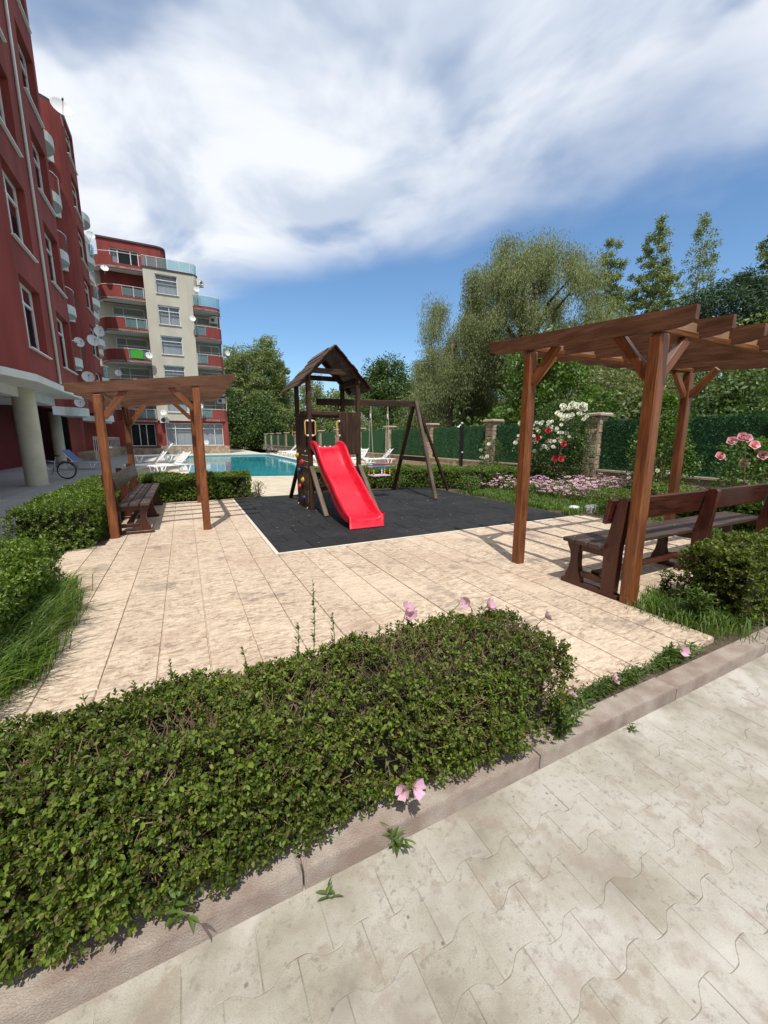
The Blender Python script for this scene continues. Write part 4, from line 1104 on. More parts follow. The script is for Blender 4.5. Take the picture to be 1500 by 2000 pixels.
gl = 'white loungers piled by the left pool edge'
put(-1.55, 21.2, -75, 'bottom white lounger of the pile by the pool in front of the glass door', gl)
put(-1.3, 22.6, -80, 'white lounger lying across the pile with its back raised', gl, .36)
put(-1.0, 24.0, -70, 'white lounger at the back of the pile by the pool', gl)
put(-.55, 20.3, -60, 'front right white lounger of the pile at the pool edge', gl)
put(0, 0, 0, 'x', 'x', src=lounger('white_plastic', True)); o = C.objects['sun_lounger.004'] if 'sun_lounger.004' in C.objects else None
bl = [ob for ob in C.objects if ob.get('label') == 'x'][0]; bl.location = (-4.75, 25.2, 0); bl.rotation_euler = (0, 0, rad(65)); tag(bl, 'white framed lounger with blue cushion beside the second column', 'sun lounger'); del bl['group']
gr_ = 'white loungers in a row along the fence side of the pool'
ords = ['farthest', 'second', 'third', 'fourth', 'fifth', 'sixth', 'seventh']
ys = [38.2, 36.4, 34.6, 32.9, 30.8, 29.0, 27.2]
for i, y in enumerate(ys):
    put(8.9, y, -95 + R.uniform(-3, 3), ('farthest white lounger in the row along the pool beside the dark bicycle' if i == 0 else ords[i] + ' white lounger counted from the far end of the poolside row'), gr_)
put(9.5, 22.6, -60, 'white lounger seen under the play tower platform behind the slide', gr_); put(10.3, 21.2, -100, 'white lounger with steep back beside the right tower post', gr_)
put(8.4, 25.2, -95, 'nearest white lounger of the poolside row left of the slide', gr_)

# ------------------------------------------------------------------ bicycles
def bicycle():
    root = empty('bicycle'); K = G['black_metal']; r = .33
    for x in (-.52, .52):
        wh = MB().torus((x, 0, r), r - .02, .022, 'y', 32, 8).build('wheel', G['tyre'], root, True)
        MB().torus((x, 0, r), r - .05, .012, 'y', 32, 6).build('rim', G['steel'], wh, True)
        sp_ = MB()
        for k in range(16):
            a = 2 * math.pi * k / 16; sp_.tube([(x, .012 * (-1) ** k, r), (x + (r - .05) * math.cos(a), 0, r + (r - .05) * math.sin(a))], .0022, 4)
        sp_.build('spokes', G['steel'], wh); MB().lathe([(.025, -.05), (.025, .05)], (x, 0, r), 10, 'y').build('hub', G['steel'], wh)
        MB().torus((x, 0, r), r + .03, .014, 'y', 16, 6, rad(20), rad(165)).build('mudguard', K, root, True)
    bb, st, hd, ra, fa = (-.06, 0, .29), (-.20, 0, .78), (.36, 0, .80), (-.52, 0, r), (.52, 0, r)
    MB().tube([bb, st], .016, 8).tube([bb, (.38, 0, .66)], .018, 8).tube([(-.17, 0, .66), (.36, 0, .76)], .016, 8).tube([bb, ra], .011, 6).tube([(-.17, 0, .68), ra], .010, 6).build('frame', G['steel'], root, True)
    MB().tube([hd, (.40, 0, .62), fa], .016, 8).build('fork', K, root, True)
    MB().tube([st, (-.215, 0, .86)], .013, 8).build('seat_post', G['steel'], root); MB().prism([(-.34, -.08), (-.2, -.07), (-.06, -.02), (-.06, .02), (-.2, .07), (-.34, .08)], .86, .92, .02).build('saddle', K, root)
    MB().tube([(.24, -.28, .98), (.34, -.2, 1.0), (.36, 0, .97), (.34, .2, 1.0), (.24, .28, .98)], .013, 8).tube([hd, (.36, 0, .97)], .014, 8).build('handlebar', K, root, True)
    MB().lathe([(.09, -.01), (.09, .01)], (bb[0], -.04, bb[2]), 16, 'y').tube([(bb[0], -.06, bb[2]), (bb[0] + .1, -.06, bb[2] - .13)], .01, 6).build('crank', K, root)
    return root


bk = bicycle(); bk.location = (-4.62, 19.2, -.03); bk.rotation_euler = (0, 0, rad(168)); tag(bk, 'bicycle parked behind the nearest full column under the overhang', 'bicycle', 'parked bicycles')
b_ = copy_tree(bk); b_.location = (8.0, 41.5, -.02); b_.rotation_euler = (0, 0, rad(35)); tag(b_, 'dark bicycle standing at the far end of the pool lounger row', 'bicycle', 'parked bicycles')

# ------------------------------------------------------------------ shower column, lamp, chair, stones
shw = empty('pool_shower', (10.3, 13.4, 0), 0, 'black shower column with white head behind the hedge near the fence', 'shower')
MB().bar((0, 0, -.02), (0, 0, 2.1), .13, .13, .015, up=(0, 1, 0)).build('column', G['black_metal'], shw)
MB().tube([(0, 0, 2.0), (-.12, -.05, 2.06), (-.24, -.1, 2.0)], .02, 8).lathe([(.0, .03), (.05, .02), (.06, -.02), (0, -.02)], (-.27, -.11, 1.98), 10).build('shower_head', G['white_plastic'], shw)
MB().lathe([(0, .05), (.04, .045), (.05, 0)], (0, 0, 2.12), 10).build('cap', G['white_plastic'], shw); MB().lathe([(0, -.03), (.03, -.025), (.035, 0)], (0, -.07, .95), 10, 'y').build('tap', G['white_plastic'], shw)
lamp = empty('street_lamp', (16.2, 20.0, 0), 0, 'slim street lamp with two white heads behind the fence before the willow', 'street lamp')
MB().tube([(0, 0, 0), (0, 0, 3.3)], .05, 8).build('pole', G['black_metal'], lamp)
for s in (-1, 1): MB().tube([(0, 0, 3.2), (s * .3, 0, 3.35)], .025, 6).lathe([(0, .08), (.12, .05), (.15, -.02), (0, -.04)], (s * .36, 0, 3.36), 12).build('lamp_head', G['white_plastic'], lamp, True)
for i, (x, y, s) in enumerate(((7.35, 5.62, .15), (7.62, 5.38, .19), (7.95, 5.12, .14), (8.15, 4.9, .16))):
    pl = [(x + s * (1 + R.uniform(-.25, .2)) * math.cos(a), y + s * .6 * (1 + R.uniform(-.2, .2)) * math.sin(a)) for a in [2 * math.pi * k / 8 for k in range(8)]]
    tag(MB().prism(pl, -.05, .09 + .03 * i, .035).build('flat_stone', G['white_plaster']), ['pale flat stone nearest the rubber mat in the grass edge', 'long pale flat stone, second from the rubber mat', 'third pale flat stone beside the round shrub', 'pale flat stone under the round shrub by the bench'][i], 'stone', 'pale stones edging the flower bed')

# ------------------------------------------------------------------ plants
def hedge_pts(poly, width, z1, n_, z0=0.02, round_=.12, rough=.03):
    """random points on the skin of a box hedge that follows poly; returns points, outward normals, along-position"""
    P_ = [np.array(p, float) for p in poly]; seg = [np.linalg.norm(P_[i + 1] - P_[i]) for i in range(len(P_) - 1)]; tot = sum(seg)
    w2 = width / 2; per = 2 * (z1 - z0) + width
    s = rng.uniform(-w2, tot + w2, n_); q = rng.uniform(0, per, n_)
    pts = np.zeros((n_, 3)); nor = np.zeros((n_, 3))
    cum = np.concatenate([[0], np.cumsum(seg)])
    sc_ = np.clip(s, 0, tot); idx = np.clip(np.searchsorted(cum, sc_, side='right') - 1, 0, len(seg) - 1)
    A = np.array(P_)[idx]; B_ = np.array(P_)[idx + 1]; T = unit(B_ - A); f = (sc_ - cum[idx])[:, None]
    over = (s - sc_)
    base = A + T * f; Nn_ = np.stack([-T[:, 1], T[:, 0]], 1)
    h = z1 - z0
    side = np.where(q < h, -1.0, np.where(q > h + width, 1.0, 0.0))
    lat = np.where(side == 0, q - h - w2, side * w2)
    z = np.where(side == 0, z1, np.where(side < 0, z0 + q, z0 + (per - q)))
    endcap = np.abs(over) > 0
    # ends: use half of overflow samples as end faces
    fe = endcap & (rng.uniform(size=n_) < .75)
    lat = np.where(fe & (side != 0), rng.uniform(-w2, w2, n_), lat)
    ov = np.where(fe & (side != 0), np.sign(over) * w2, over)
    pts[:, :2] = base + T * ov[:, None] + Nn_ * lat[:, None]; pts[:, 2] = z
    nor[:, :2] = np.where((fe & (side != 0))[:, None], T * np.sign(over)[:, None], Nn_ * side[:, None]); nor[:, 2] = (side == 0)
    # round the shoulders
    dz = z1 - pts[:, 2]; dl = w2 - np.abs(lat); k = np.clip(1 - np.minimum(np.maximum(dz, 0), 9) / round_, 0, 1) * np.clip(1 - np.maximum(dl, 0) / round_, 0, 1)
    pts[:, 2] -= k * round_ * .35; pts[:, :2] -= Nn_ * (np.sign(lat) * k * round_ * .35)[:, None]
    # lumps
    ph = np.sin(pts[:, 0] * 5.1 + 1.3) + np.sin(pts[:, 1] * 4.3 + pts[:, 0] * 3.1) + np.sin(pts[:, 2] * 9 + pts[:, 0] * 7.7) * .7
    pts += nor * (ph * rough)[:, None]
    return pts, nor, s


def hedge_core(poly, width, z1, z0=-.02):
    mb = MB(); P_ = [Vector(p) for p in poly]; w2 = width / 2
    d0 = (P_[1] - P_[0]).normalized(); d1 = (P_[-1] - P_[-2]).normalized(); P_[0] = P_[0] - d0 * w2; P_[-1] = P_[-1] + d1 * w2
    L_, R_ = [], []
    for i in range(len(P_)):
        d = (P_[min(i + 1, len(P_) - 1)] - P_[max(i - 1, 0)]).normalized(); nn_ = Vector((-d.y, d.x)) * w2; L_.append(P_[i] + nn_); R_.append(P_[i] - nn_)
    return mb.prism([tuple(p) for p in R_] + [tuple(p) for p in reversed(L_)], z0, z1)


def hedge(label, poly, width, z1, n_, leaf, mat, rough=.02, twigs=0, clip=None, depth=.07, name='hedge', ragged=False):
    root = empty(name, (poly[0][0], poly[0][1], 0), 0, label, 'hedge', 'clipped hedges'); ox, oy = poly[0]
    lp = [(x - ox, y - oy) for x, y in poly]
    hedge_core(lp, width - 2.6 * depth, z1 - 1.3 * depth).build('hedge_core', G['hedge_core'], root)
    P_, Nr, s = hedge_pts(lp, width, z1, n_, rough=rough)
    q6 = 6; m6 = n_ // q6; n_ = m6 * q6; P_ = P_[:m6]; Nr = Nr[:m6]
    P_ = P_ - Nr * (rng.uniform(0, 1, m6) ** 1.4 * depth * 1.2 - .012)[:, None] + rng.normal(size=(m6, 3)) * .01
    if ragged:
        fld = lambda p, k: np.sin(p[:, 0] * 19 * k + 2 * np.sin(p[:, 1] * 11 * k)) + np.sin(p[:, 1] * 23 * k + 1.7 + 2 * np.sin(p[:, 2] * 13 * k)) + np.sin(p[:, 2] * 21 * k + p[:, 0] * 9 * k)
        P_ += Nr * (fld(P_, 1.0) * .011 + fld(P_, 2.3) * .006)[:, None]
        bare = np.clip((P_[:, 0] - .9) * .40, 0, .50) * (Nr[:, 2] > .5) + .25 * (Nr[:, 2] > .5) * (fld(P_, .45) > .6)
        bare = bare + .55 * ((Nr[:, 1] < -.5) & (P_[:, 0] > 1.7) & (P_[:, 0] < 2.5) & (P_[:, 2] > .16))
        ok = (rng.uniform(size=m6) > bare) & (fld(P_, .8) > -1.9); P_ = P_[ok]; Nr = Nr[ok]; m6 = len(P_); n_ = m6 * q6
    sh = unit(Nr * .7 + rdir(m6) * .75 + np.array([0, 0, .35])); ax1 = unit(np.cross(sh, rdir(m6))); ax2 = np.cross(sh, ax1)
    kk = np.tile(np.arange(q6), m6); idx6 = np.repeat(np.arange(m6), q6); an = kk * 2.4 + np.repeat(rng.uniform(0, 6.28, m6), q6)
    rad6 = ax1[idx6] * np.cos(an)[:, None] + ax2[idx6] * np.sin(an)[:, None]
    D = rad6 * .9 + sh[idx6] * (.25 + .16 * kk)[:, None] + rdir(n_) * .25; up = sh[idx6] + rdir(n_) * .3
    P_ = P_[idx6] + sh[idx6] * (kk / q6 * leaf * .9)[:, None] + rad6 * leaf * .1
    six = leaf < .03
    v, f = leaf_arrays(P_, D, up, leaf * rng.uniform(.55, 1.25, n_), leaf * rng.uniform(.5, .68, n_), .16, six=six, droop=.08)
    fo = new_obj('foliage', np_mesh('foliage', v, f), G[mat], root); tag(fo, kind='stuff')
    if twigs:
        mb = MB(); T_, Tn, _ = hedge_pts(lp, width - .05, z1 - .02, twigs, rough=rough)
        for p, q in zip(T_, Tn):
            p = p - q * R.uniform(.0, .05); d = Vector(q) * R.uniform(.3, 1) + Vector((R.uniform(-1, 1), R.uniform(-1, 1), R.uniform(-.2, .9))); L = R.uniform(.03, .10); d = d.normalized() * L
            p = Vector(p); mb.tube([p - d * .4, p + d * .2 + Vector((R.uniform(-.008, .008), R.uniform(-.008, .008), 0)), p + d * .7], [.0022, .0017, .0012], 3, caps=False)
        tag(mb.build('twigs', G['twig'], root), kind='stuff')
    return root, lp


# the near hedge along the kerb
nh, lp = hedge('large clipped hedge in the foreground along the kerb with brown twigs on top', [(-1.35, 1.57), (1.36, 1.535)], .645, .46, 150000, .0185, 'hedge_leaf', .014, 9000, depth=.07, ragged=True)
# large single leaves on the camera side
lm = []
for k in range(4):
    W_, L_ = .013 + .002 * k, .022 + .003 * k
    vv, ff = leaf_arrays(np.zeros((1, 3)), np.array([[0, 1., 0]]), np.array([[0, 0, 1.]]), L_, W_, .14, six=True, droop=.12)
    me = np_mesh('leaf', vv, ff, True); me.materials.append(G['hedge_leaf']); lm.append(me)
cnt = 0
while cnt < 300:
    x = R.uniform(-.15, 2.8) ; top = R.random() < .3
    y = R.uniform(-.33, .1) if top else -.345 + R.uniform(-.015, .02); z = .47 + R.uniform(-.01, .015) if top else R.uniform(.08, .45)
    o = new_obj('leaf', R.choice(lm), None, nh); o.location = (x, y, z)
    d = Vector((R.uniform(-1, 1), R.uniform(-1.2, .2) if not top else R.uniform(-.8, .8), R.uniform(-.2, 1))).normalized(); o.rotation_euler = (d.to_track_quat('Y', 'Z') @ Vector((0, 1, 0)).rotation_difference(Vector((0, 1, 0)))).to_euler(); o.rotation_euler.y += R.uniform(-.5, .5); cnt += 1
HG = [('clipped hedge at the right edge beside the long bench and kerb', [(4.17, 1.58), (6.4, 1.58)], .54, .58, 48000, .026, 'hedge_leaf', .02),
      ('clipped hedge at the left edge behind the tall grass', [(-1.72, 4.35), (-1.72, 3.2)], 1.05, .50, 44000, .032, 'hedge_lush', .025),
      ('hedge block between the terrace and the smaller pergola', [(-1.68, 6.95), (-1.68, 11.2)], .88, .60, 56000, .034, 'hedge_lush', .02),
      ('clipped hedge behind the smaller pergola before the pool', [(-.75, 11.2), (1.05, 11.2)], .86, .60, 32000, .036, 'hedge_lush', .02),
      ('clipped hedge behind the swing along the far side of the rubber surface', [(3.75, 11.55), (6.3, 11.3), (8.2, 9.7), (9.6, 9.1)], 1.0, .60, 46000, .040, 'hedge_lush', .02),
      ('low hedge seen over the bench back near the pink roses', [(8.3, 3.0), (8.6, 4.4)], .9, .52, 9000, .042, 'hedge_lush', .03)]
for (lab, poly, wd, z1, n_, lf, mm, rg) in HG: hedge(lab, poly, wd, z1, n_, lf, mm, rg, 0)


def tuft(name, label, cat, pts, hgt, nb, mat='grass_blade', spread=.12, wid=.006, kind=None, lean=(0, 0), group=None):
    """blades: two-segment strips"""
    n_ = len(pts) * nb; base = np.repeat(np.asarray(pts, float), nb, 0); base[:, :2] += rng.normal(size=(n_, 2)) * spread
    h = hgt * rng.uniform(.45, 1.15, n_); a = rng.uniform(0, 2 * np.pi, n_); bend = rng.uniform(.15, .8, n_)
    dx = np.cos(a) * bend + lean[0]; dy = np.sin(a) * bend + lean[1]
    mid = base + np.stack([dx * h * .3, dy * h * .3, h * .62], 1); tip = base + np.stack([dx * h * .95, dy * h * .95, h * (1 - .45 * bend)], 1)
    sd = np.stack([-np.sin(a), np.cos(a), np.zeros(n_)], 1) * wid
    v = np.stack([base - sd * .7, base + sd * .7, mid + sd, mid - sd, tip], 1).reshape(-1, 3); b_ = np.arange(n_)[:, None] * 5
    f = np.concatenate([b_ + np.array([[0, 1, 2]]), b_ + np.array([[0, 2, 3]]), b_ + np.array([[3, 2, 4]])], 0)
    return tag(new_obj(name, np_mesh(name, v, f), G[mat]), label, cat, group, kind)


gp_ = [(R.uniform(-1.62, -1.12) + (.12 if 2.9 < y < 4.2 else 0), y, -.02) for y in [R.uniform(2.0, 4.7) for _ in range(150)]]
tuft('grass', 'long green grass spilling over the plaza edge by the left hedge', 'grass', gp_, .30, 60, spread=.05, wid=.0042, kind='stuff', lean=(.35, -.1))
gp_ = [(R.uniform(6.9, 8.6), R.uniform(5.3, 9.0), -.02) for _ in range(260)]
tuft('grass', 'grass strip between the rubber surface and the flower bed', 'grass', gp_, .13, 60, spread=.07, wid=.006, kind='stuff')
gp_ = [(R.uniform(3.6, 4.0), R.uniform(1.4, 2.0), -.02) for _ in range(30)] + [(R.uniform(7.1, 11), R.uniform(2.1, 5.2), -.02) for _ in range(160)] + [(R.uniform(8.5, 11), R.uniform(9, 12.8), -.02) for _ in range(60)]
tuft('grass', 'patchy grass around the pergola and rose bushes', 'grass', gp_, .16, 80, spread=.10, wid=.0034, kind='stuff')


def weed(x, y, z, hgt, n_st, label, group='weeds along the kerb', lean=(0, 0), leafL=.05, mat='weed_leaf', spread=.5, dens=60, name='weed', cat='weed'):
    root = empty(name, (x, y, z), 0, label, cat, group); mb = MB(); PP, DD = [], []
    for i in range(n_st):
        a = R.uniform(0, 6.28); t_ = R.uniform(.15, 1) * spread; L = hgt * R.uniform(.6, 1.1)
        p1 = Vector((math.cos(a) * t_ * L + lean[0] * L, math.sin(a) * t_ * L + lean[1] * L, L * (1 - .35 * t_))); pm_ = p1 * .5 + Vector((0, 0, L * .12))
        q0 = Vector((R.uniform(-.02, .02), R.uniform(-.02, .02), 0)); mb.tube([q0, pm_, p1], [.003, .0024, .0012], 4, caps=False)
        for k in range(max(4, int(L * dens))):
            f = R.uniform(.12, 1); p = (q0 * (1 - f) ** 2 + pm_ * 2 * f * (1 - f) + p1 * f * f); PP.append(p); DD.append(Vector((R.uniform(-1, 1), R.uniform(-1, 1), R.uniform(0, .9))))
    mb.build('stem', G['green_stem'], root); PP = np.array([tuple(p) for p in PP]); n_ = len(PP)
    v, f = leaf_arrays(PP, np.array([tuple(d) for d in DD]), rdir(n_) * .5 + np.array([0, 0, 1]), leafL * rng.uniform(.5, 1.15, n_), leafL * .24, .15, six=True, droop=.2)
    tag(new_obj('leaves', np_mesh('leaves', v, f), G[mat], root), kind='stuff'); return root


weed(2.88, 1.35, -.03, .15, 14, 'bushy weed tuft in the kerb gap just before the plaza corner')
weed(1.62, 1.22, -.03, .22, 16, 'leafy weed at the lower right corner of the foreground hedge', lean=(.2, -.3)); weed(.62, 1.155, -.12, .10, 6, 'small weed growing from the kerb foot below the single pink flower', lean=(0, -.2))
weed(.33, 1.10, -.12, .05, 2, 'tiny two leaf seedling at the kerb foot', leafL=.045); weed(2.12, 1.13, -.12, .04, 4, 'tiny dry weed at the kerb foot near a kerb joint', leafL=.03)
weed(-.16, 1.20, -.02, .15, 4, 'broad leaved sprig hanging over the kerb at the lower left', leafL=.055, lean=(.15, -.45), dens=45)
weed(3.72, 1.58, 0, .30, 22, 'tall leafy weeds between the large pergola post and right hedge', leafL=.06); weed(4.05, 2.02, 0, .26, 14, 'leafy weeds beside the red bench support behind the post', leafL=.055)
weed(-1.05, 2.30, 0, .22, 7, 'sprig leaning over the plaza at the left picture edge', leafL=.045, lean=(.5, .1))
n_ = 2600; cxs = rng.choice([1.72, 1.85, 1.98, 2.1, 2.2, 2.3, 2.42, 2.5, 2.75, 2.82, 2.9, 3.0, 3.12], n_); P_ = np.stack([cxs + rng.normal(size=n_) * .055, 1.345 + rng.normal(size=n_) * .018, rng.uniform(-.03, .05, n_)], 1)
D = rdir(n_); D[:, 2] = np.abs(D[:, 2]) * .8; D[:, 1] -= .35; v, f = leaf_arrays(P_, D, rdir(n_) * .4 + np.array([0, 0, 1.]), rng.uniform(.016, .042, n_), .0075, .2, six=True, droop=.2)
tag(new_obj('weeds', np_mesh('weeds', v, f), G['weed_leaf']), 'low creeping weeds filling the gap between kerb and plaza', 'weeds', None, 'stuff')
# upright shoots above the foreground hedge
for i, (x, y, hh, lab) in enumerate(((.50, 1.80, .46, 'tallest upright shoot rising from the back of the foreground hedge'), (.41, 1.79, .26, 'shorter shoot left of the tallest hedge shoot'), (.61, 1.80, .28, 'shoot right of the tallest hedge shoot'),
                                   (-.12, 1.74, .22, 'shoot at the left rear of the foreground hedge'), (.18, 1.80, .20, 'slim shoot at the rear middle of the foreground hedge'), (.86, 1.80, .15, 'small shoot left of the pink flower pair'), (-.42, 1.72, .17, 'leafy shoot near the left end of the foreground hedge'))):
    root = empty('hedge_shoot', (x, y, .36), 0, lab, 'shoot', 'shoots above the foreground hedge'); mb = MB(); top = Vector((R.uniform(-.03, .03), R.uniform(-.02, .02), hh)); mb.tube([(0, 0, 0), top * .5 + Vector((.008, 0, 0)), top], [.0028, .0022, .0012], 5, caps=False); mb.build('stem', G['green_stem'], root)
    k = int(hh * 110); t_ = rng.uniform(.2, 1, k); PP = np.array([tuple(top)]) * t_[:, None]; a = rng.uniform(0, 6.28, k)
    v, f = leaf_arrays(PP, np.stack([np.cos(a), np.sin(a), np.full(k, .75)], 1), np.tile([0, 0, 1.], (k, 1)), rng.uniform(.012, .026, k), .010, .15, six=True)
    tag(new_obj('leaves', np_mesh('leaves', v, f), G['weed_leaf'], root), kind='stuff')

# pink evening primroses near the camera
def primrose(x, y, z, hst, rz, tilt, label, s=1.0):
    root = empty('primrose', (x, y, z), rad(rz), label, 'flower', 'single pink primroses near the foreground hedge'); lean = math.tan(rad(tilt)) * .25
    tp_ = Vector((0, -lean * hst, hst)); MB().tube([(0, 0, 0), (0, -lean * hst * .3, hst * .6), tp_], .0023, 5, caps=False).build('stem', G['green_stem'], root)
    ax_ = Vector((0, -math.sin(rad(tilt)), math.cos(rad(tilt))))
    qt = Vector((0, 0, 1)).rotation_difference(ax_)
    for k in range(4):
        v = []; f = []; nu, nv = 6, 7
        for i in range(nu):
            for j in range(nv):
                t_ = i / (nu - 1); u_ = (j / (nv - 1) - .5) * 2; wd = .021 * math.sin(min(1, t_ * 1.05) * 1.9 + .12) * s; r_ = .003 + .030 * t_ * s
                p = Vector((r_, u_ * wd, (.024 * t_ ** 1.3 + .005 * u_ * u_ * t_ + .0015 * math.sin(u_ * 7 + k)) * s * 1.1)); p = Matrix.Rotation(rad(90 * k + 8 * math.sin(k * 3)), 3, 'Z') @ p; v.append(tp_ + qt @ p)
        f = [(i * nv + j, i * nv + j + 1, (i + 1) * nv + j + 1, (i + 1) * nv + j) for i in range(nu - 1) for j in range(nv - 1)]
        MB().add(v, f).build('petal', G['petal_pink'], root, True)
    mb = MB()
    for k in range(6):
        a = k * 1.05; mb.tube([tp_, tp_ + qt @ Vector((.006 * math.cos(a), .006 * math.sin(a), .018))], .0009, 4)
    mb.build('stamens', G['hold_yellow'], root)
    return root


primrose(1.03, 1.83, .36, .20, 20, 35, 'upper left bloom of the pink pair behind the foreground hedge', 1.0); primrose(1.085, 1.82, .36, .165, -30, 45, 'lower right bloom of the pink pair behind the foreground hedge', 1.0)
primrose(1.37, 1.84, .38, .15, 40, 60, 'pale pink flower left of the cluster on the hedge corner', .8)
primrose(1.52, 1.80, .38, .17, -60, 70, 'topmost pink bloom of the cluster on the hedge corner', .9); primrose(1.56, 1.775, .38, .13, 20, 55, 'middle pink bloom of the cluster on the hedge corner', .95); primrose(1.59, 1.75, .38, .11, -10, 40, 'lowest pink bloom of the cluster on the hedge corner', .85)
primrose(1.80, 1.62, .24, .19, 60, 65, 'pink flower leaning out alone right of the hedge corner', .95)
primrose(.665, 1.19, .06, .10, 25, 70, 'pink flower on the front of the foreground hedge above the kerb', 1.05); primrose(.70, 1.20, .03, .075, -45, 60, 'smaller half hidden pink flower on the front of the hedge', .8)
primrose(1.87, 1.40, -.02, .07, 0, 70, 'low pink flower at the right foot of the foreground hedge', 1.0); primrose(2.22, 1.36, -.02, .07, 30, 60, 'low pink flower in the middle of the kerb weeds', 1.0); primrose(2.97, 1.35, -.02, .08, -20, 60, 'low pink flower nearest the plaza corner', 1.1)

# flower bed mass
n_ = 1150; fx = rng.uniform(7.9, 11.05, n_); fy = rng.uniform(5.9, 9.4, n_); keep = (fx + (fy - 8) * .1 + np.sin(fy * 3) * .3 > 8.1); fx, fy = fx[keep], fy[keep]; n_ = len(fx)
fz = .12 + .42 * rng.uniform(0, 1, n_) * (.6 + .4 * np.sin(fx * 5) * np.sin(fy * 4)); VV, FF, off = [], [], 0
for k in range(4):
    a = k * 1.5708 + rng.uniform(-.2, .2, n_); D = np.stack([np.cos(a), np.sin(a), np.full(n_, .45)], 1); D[:, 0] -= .35; D[:, 1] -= .35
    v, f = leaf_arrays(np.stack([fx, fy, fz], 1), D, np.tile([-.2, -.2, 1.], (n_, 1)), rng.uniform(.045, .065, n_), .055, .1); VV.append(v); FF.append(f + off); off += len(v)
bed = empty('primrose_bed', (0, 0, 0), 0, 'dense bed of pink primroses in front of the fence and roses', 'flower bed')
tag(new_obj('blossoms', np_mesh('blossoms', np.concatenate(VV), np.concatenate(FF)), G['petal_pink'], bed), kind='stuff')
n_ = 14000; P_ = np.stack([rng.uniform(8.2, 11.05, n_), rng.uniform(5.7, 9.6, n_), rng.uniform(0, .30, n_)], 1); D = rdir(n_); D[:, 2] += .7; v, f = leaf_arrays(P_, D, rdir(n_), rng.uniform(.05, .1, n_), .022)
tag(new_obj('foliage', np_mesh('foliage', v, f), G['weed_leaf'], bed), kind='stuff')


def bush(name, label, cat, x, y, prof, n_, leaf, mat, stems=7, blooms=(), wl=.5, group=None):
    """prof: list of (z, radius) envelope; blooms: (dx, dy, z, radius, material)"""
    root = empty(name, (x, y, 0), 0, label, cat, group); zs = [p[0] for p in prof]; rs = [p[1] for p in prof]; mb = MB()
    for i in range(stems):
        a = 6.28 * i / stems + R.uniform(-.3, .3); zt = zs[-1] * R.uniform(.6, .98); rr = np.interp(zt, zs, rs) * R.uniform(.3, .9)
        mb.tube([(.05 * math.cos(a), .05 * math.sin(a), -.02), (rr * .4 * math.cos(a), rr * .4 * math.sin(a), zt * .5), (rr * math.cos(a), rr * math.sin(a), zt)], [.02, .014, .005], 5, caps=False)
    mb.build('stems', G['twig'], root)
    z = rng.uniform(zs[0], zs[-1], n_); rr = np.interp(z, zs, rs); a = rng.uniform(0, 6.283, n_); nc = 40
    ca = rng.uniform(0, 6.283, nc); cz = rng.uniform(zs[0], zs[-1], nc); 
    r_ = rr * np.sqrt(rng.uniform(.12, 1, n_)) * (1 + .22 * np.sin(a * 3 + z * 5) + .15 * np.sin(a * 7 - z * 9))
    P_ = np.stack([r_ * np.cos(a), r_ * np.sin(a), z], 1); D = rdir(n_); D[:, :2] += np.stack([np.cos(a), np.sin(a)], 1) * .6
    v, f = leaf_arrays(P_, D, rdir(n_) * .6 + np.array([0, 0, 1]), leaf * rng.uniform(.6, 1.2, n_), leaf * wl, .15, droop=.15)
    tag(new_obj('foliage', np_mesh('foliage', v, f), G[mat], root), kind='stuff')
    for (dx, dy, zz_, rd, mm) in blooms:
        VV, FF, off = [], [], 0; QT = np.array(Vector((0, 0, 1)).rotation_difference(Vector((-.75 + R.uniform(-.3, .3), -.6 + R.uniform(-.3, .3), .45))).to_matrix())
        for ring, (cnt_, tl, sc2) in enumerate(((5, .15, 1.0), (5, .75, .8), (4, 1.6, .55))):
            aa = np.arange(cnt_) * 6.283 / cnt_ + ring * .6; D = np.stack([np.cos(aa), np.sin(aa), np.full(cnt_, tl)], 1); 
            v, f = leaf_arrays(np.zeros((cnt_, 3)), D, np.tile([0, 0, 1.], (cnt_, 1)) - .3 * D, rd * sc2 * 1.1, rd * sc2 * 1.25, .25, six=True, droop=-.25); v = v @ QT.T + np.array([dx, dy, zz_]); VV.append(v); FF.append(f + off); off += len(v)
        new_obj('rose', np_mesh('rose', np.concatenate(VV), np.concatenate(FF), True), G[mm], root)
    return root


bl_ = []
for i in range(60):
    a = R.uniform(0, 1); bl_.append((R.uniform(-.9, -.3), R.uniform(-.75, .85), R.choice((R.uniform(1.55, 2.0), R.uniform(1.1, 2.0))), R.uniform(.045, .075), 'petal_white'))
for i in range(44): bl_.append((-.45 + R.uniform(-.2, .25), -.75 + R.uniform(-.42, .42), 2.22 + R.uniform(-.2, .24), R.uniform(.05, .085), 'petal_white'))
for (dy, z) in ((-.45, 1.72), (-.1, 1.5), (-.75, .95), (.15, .95), (.3, .45), (-1.0, 1.35), (-.95, .95), (.3, 1.68)): bl_.append((-.95, dy, z, .085, 'petal_red'))
bush('rose_bush', 'tall rose bush covered with white and red roses beside the stone pillar', 'rose bush', 10.2, 8.55, [(.05, .35), (.5, .8), (1.2, 1.0), (1.9, .9), (2.4, .55), (2.6, .2)], 10000, .075, 'dark_leaf', 9, bl_)
bush('rose_bush', 'white rose bush in front of the tall red and white one near the shower', 'rose bush', 9.7, 10.9, [(.05, .2), (.5, .4), (1.2, .45), (1.5, .2)], 1800, .07, 'dark_leaf', 5, [(-.3, R.uniform(-.3, .3), R.uniform(.8, 1.4), .07, 'petal_white') for _ in range(5)])
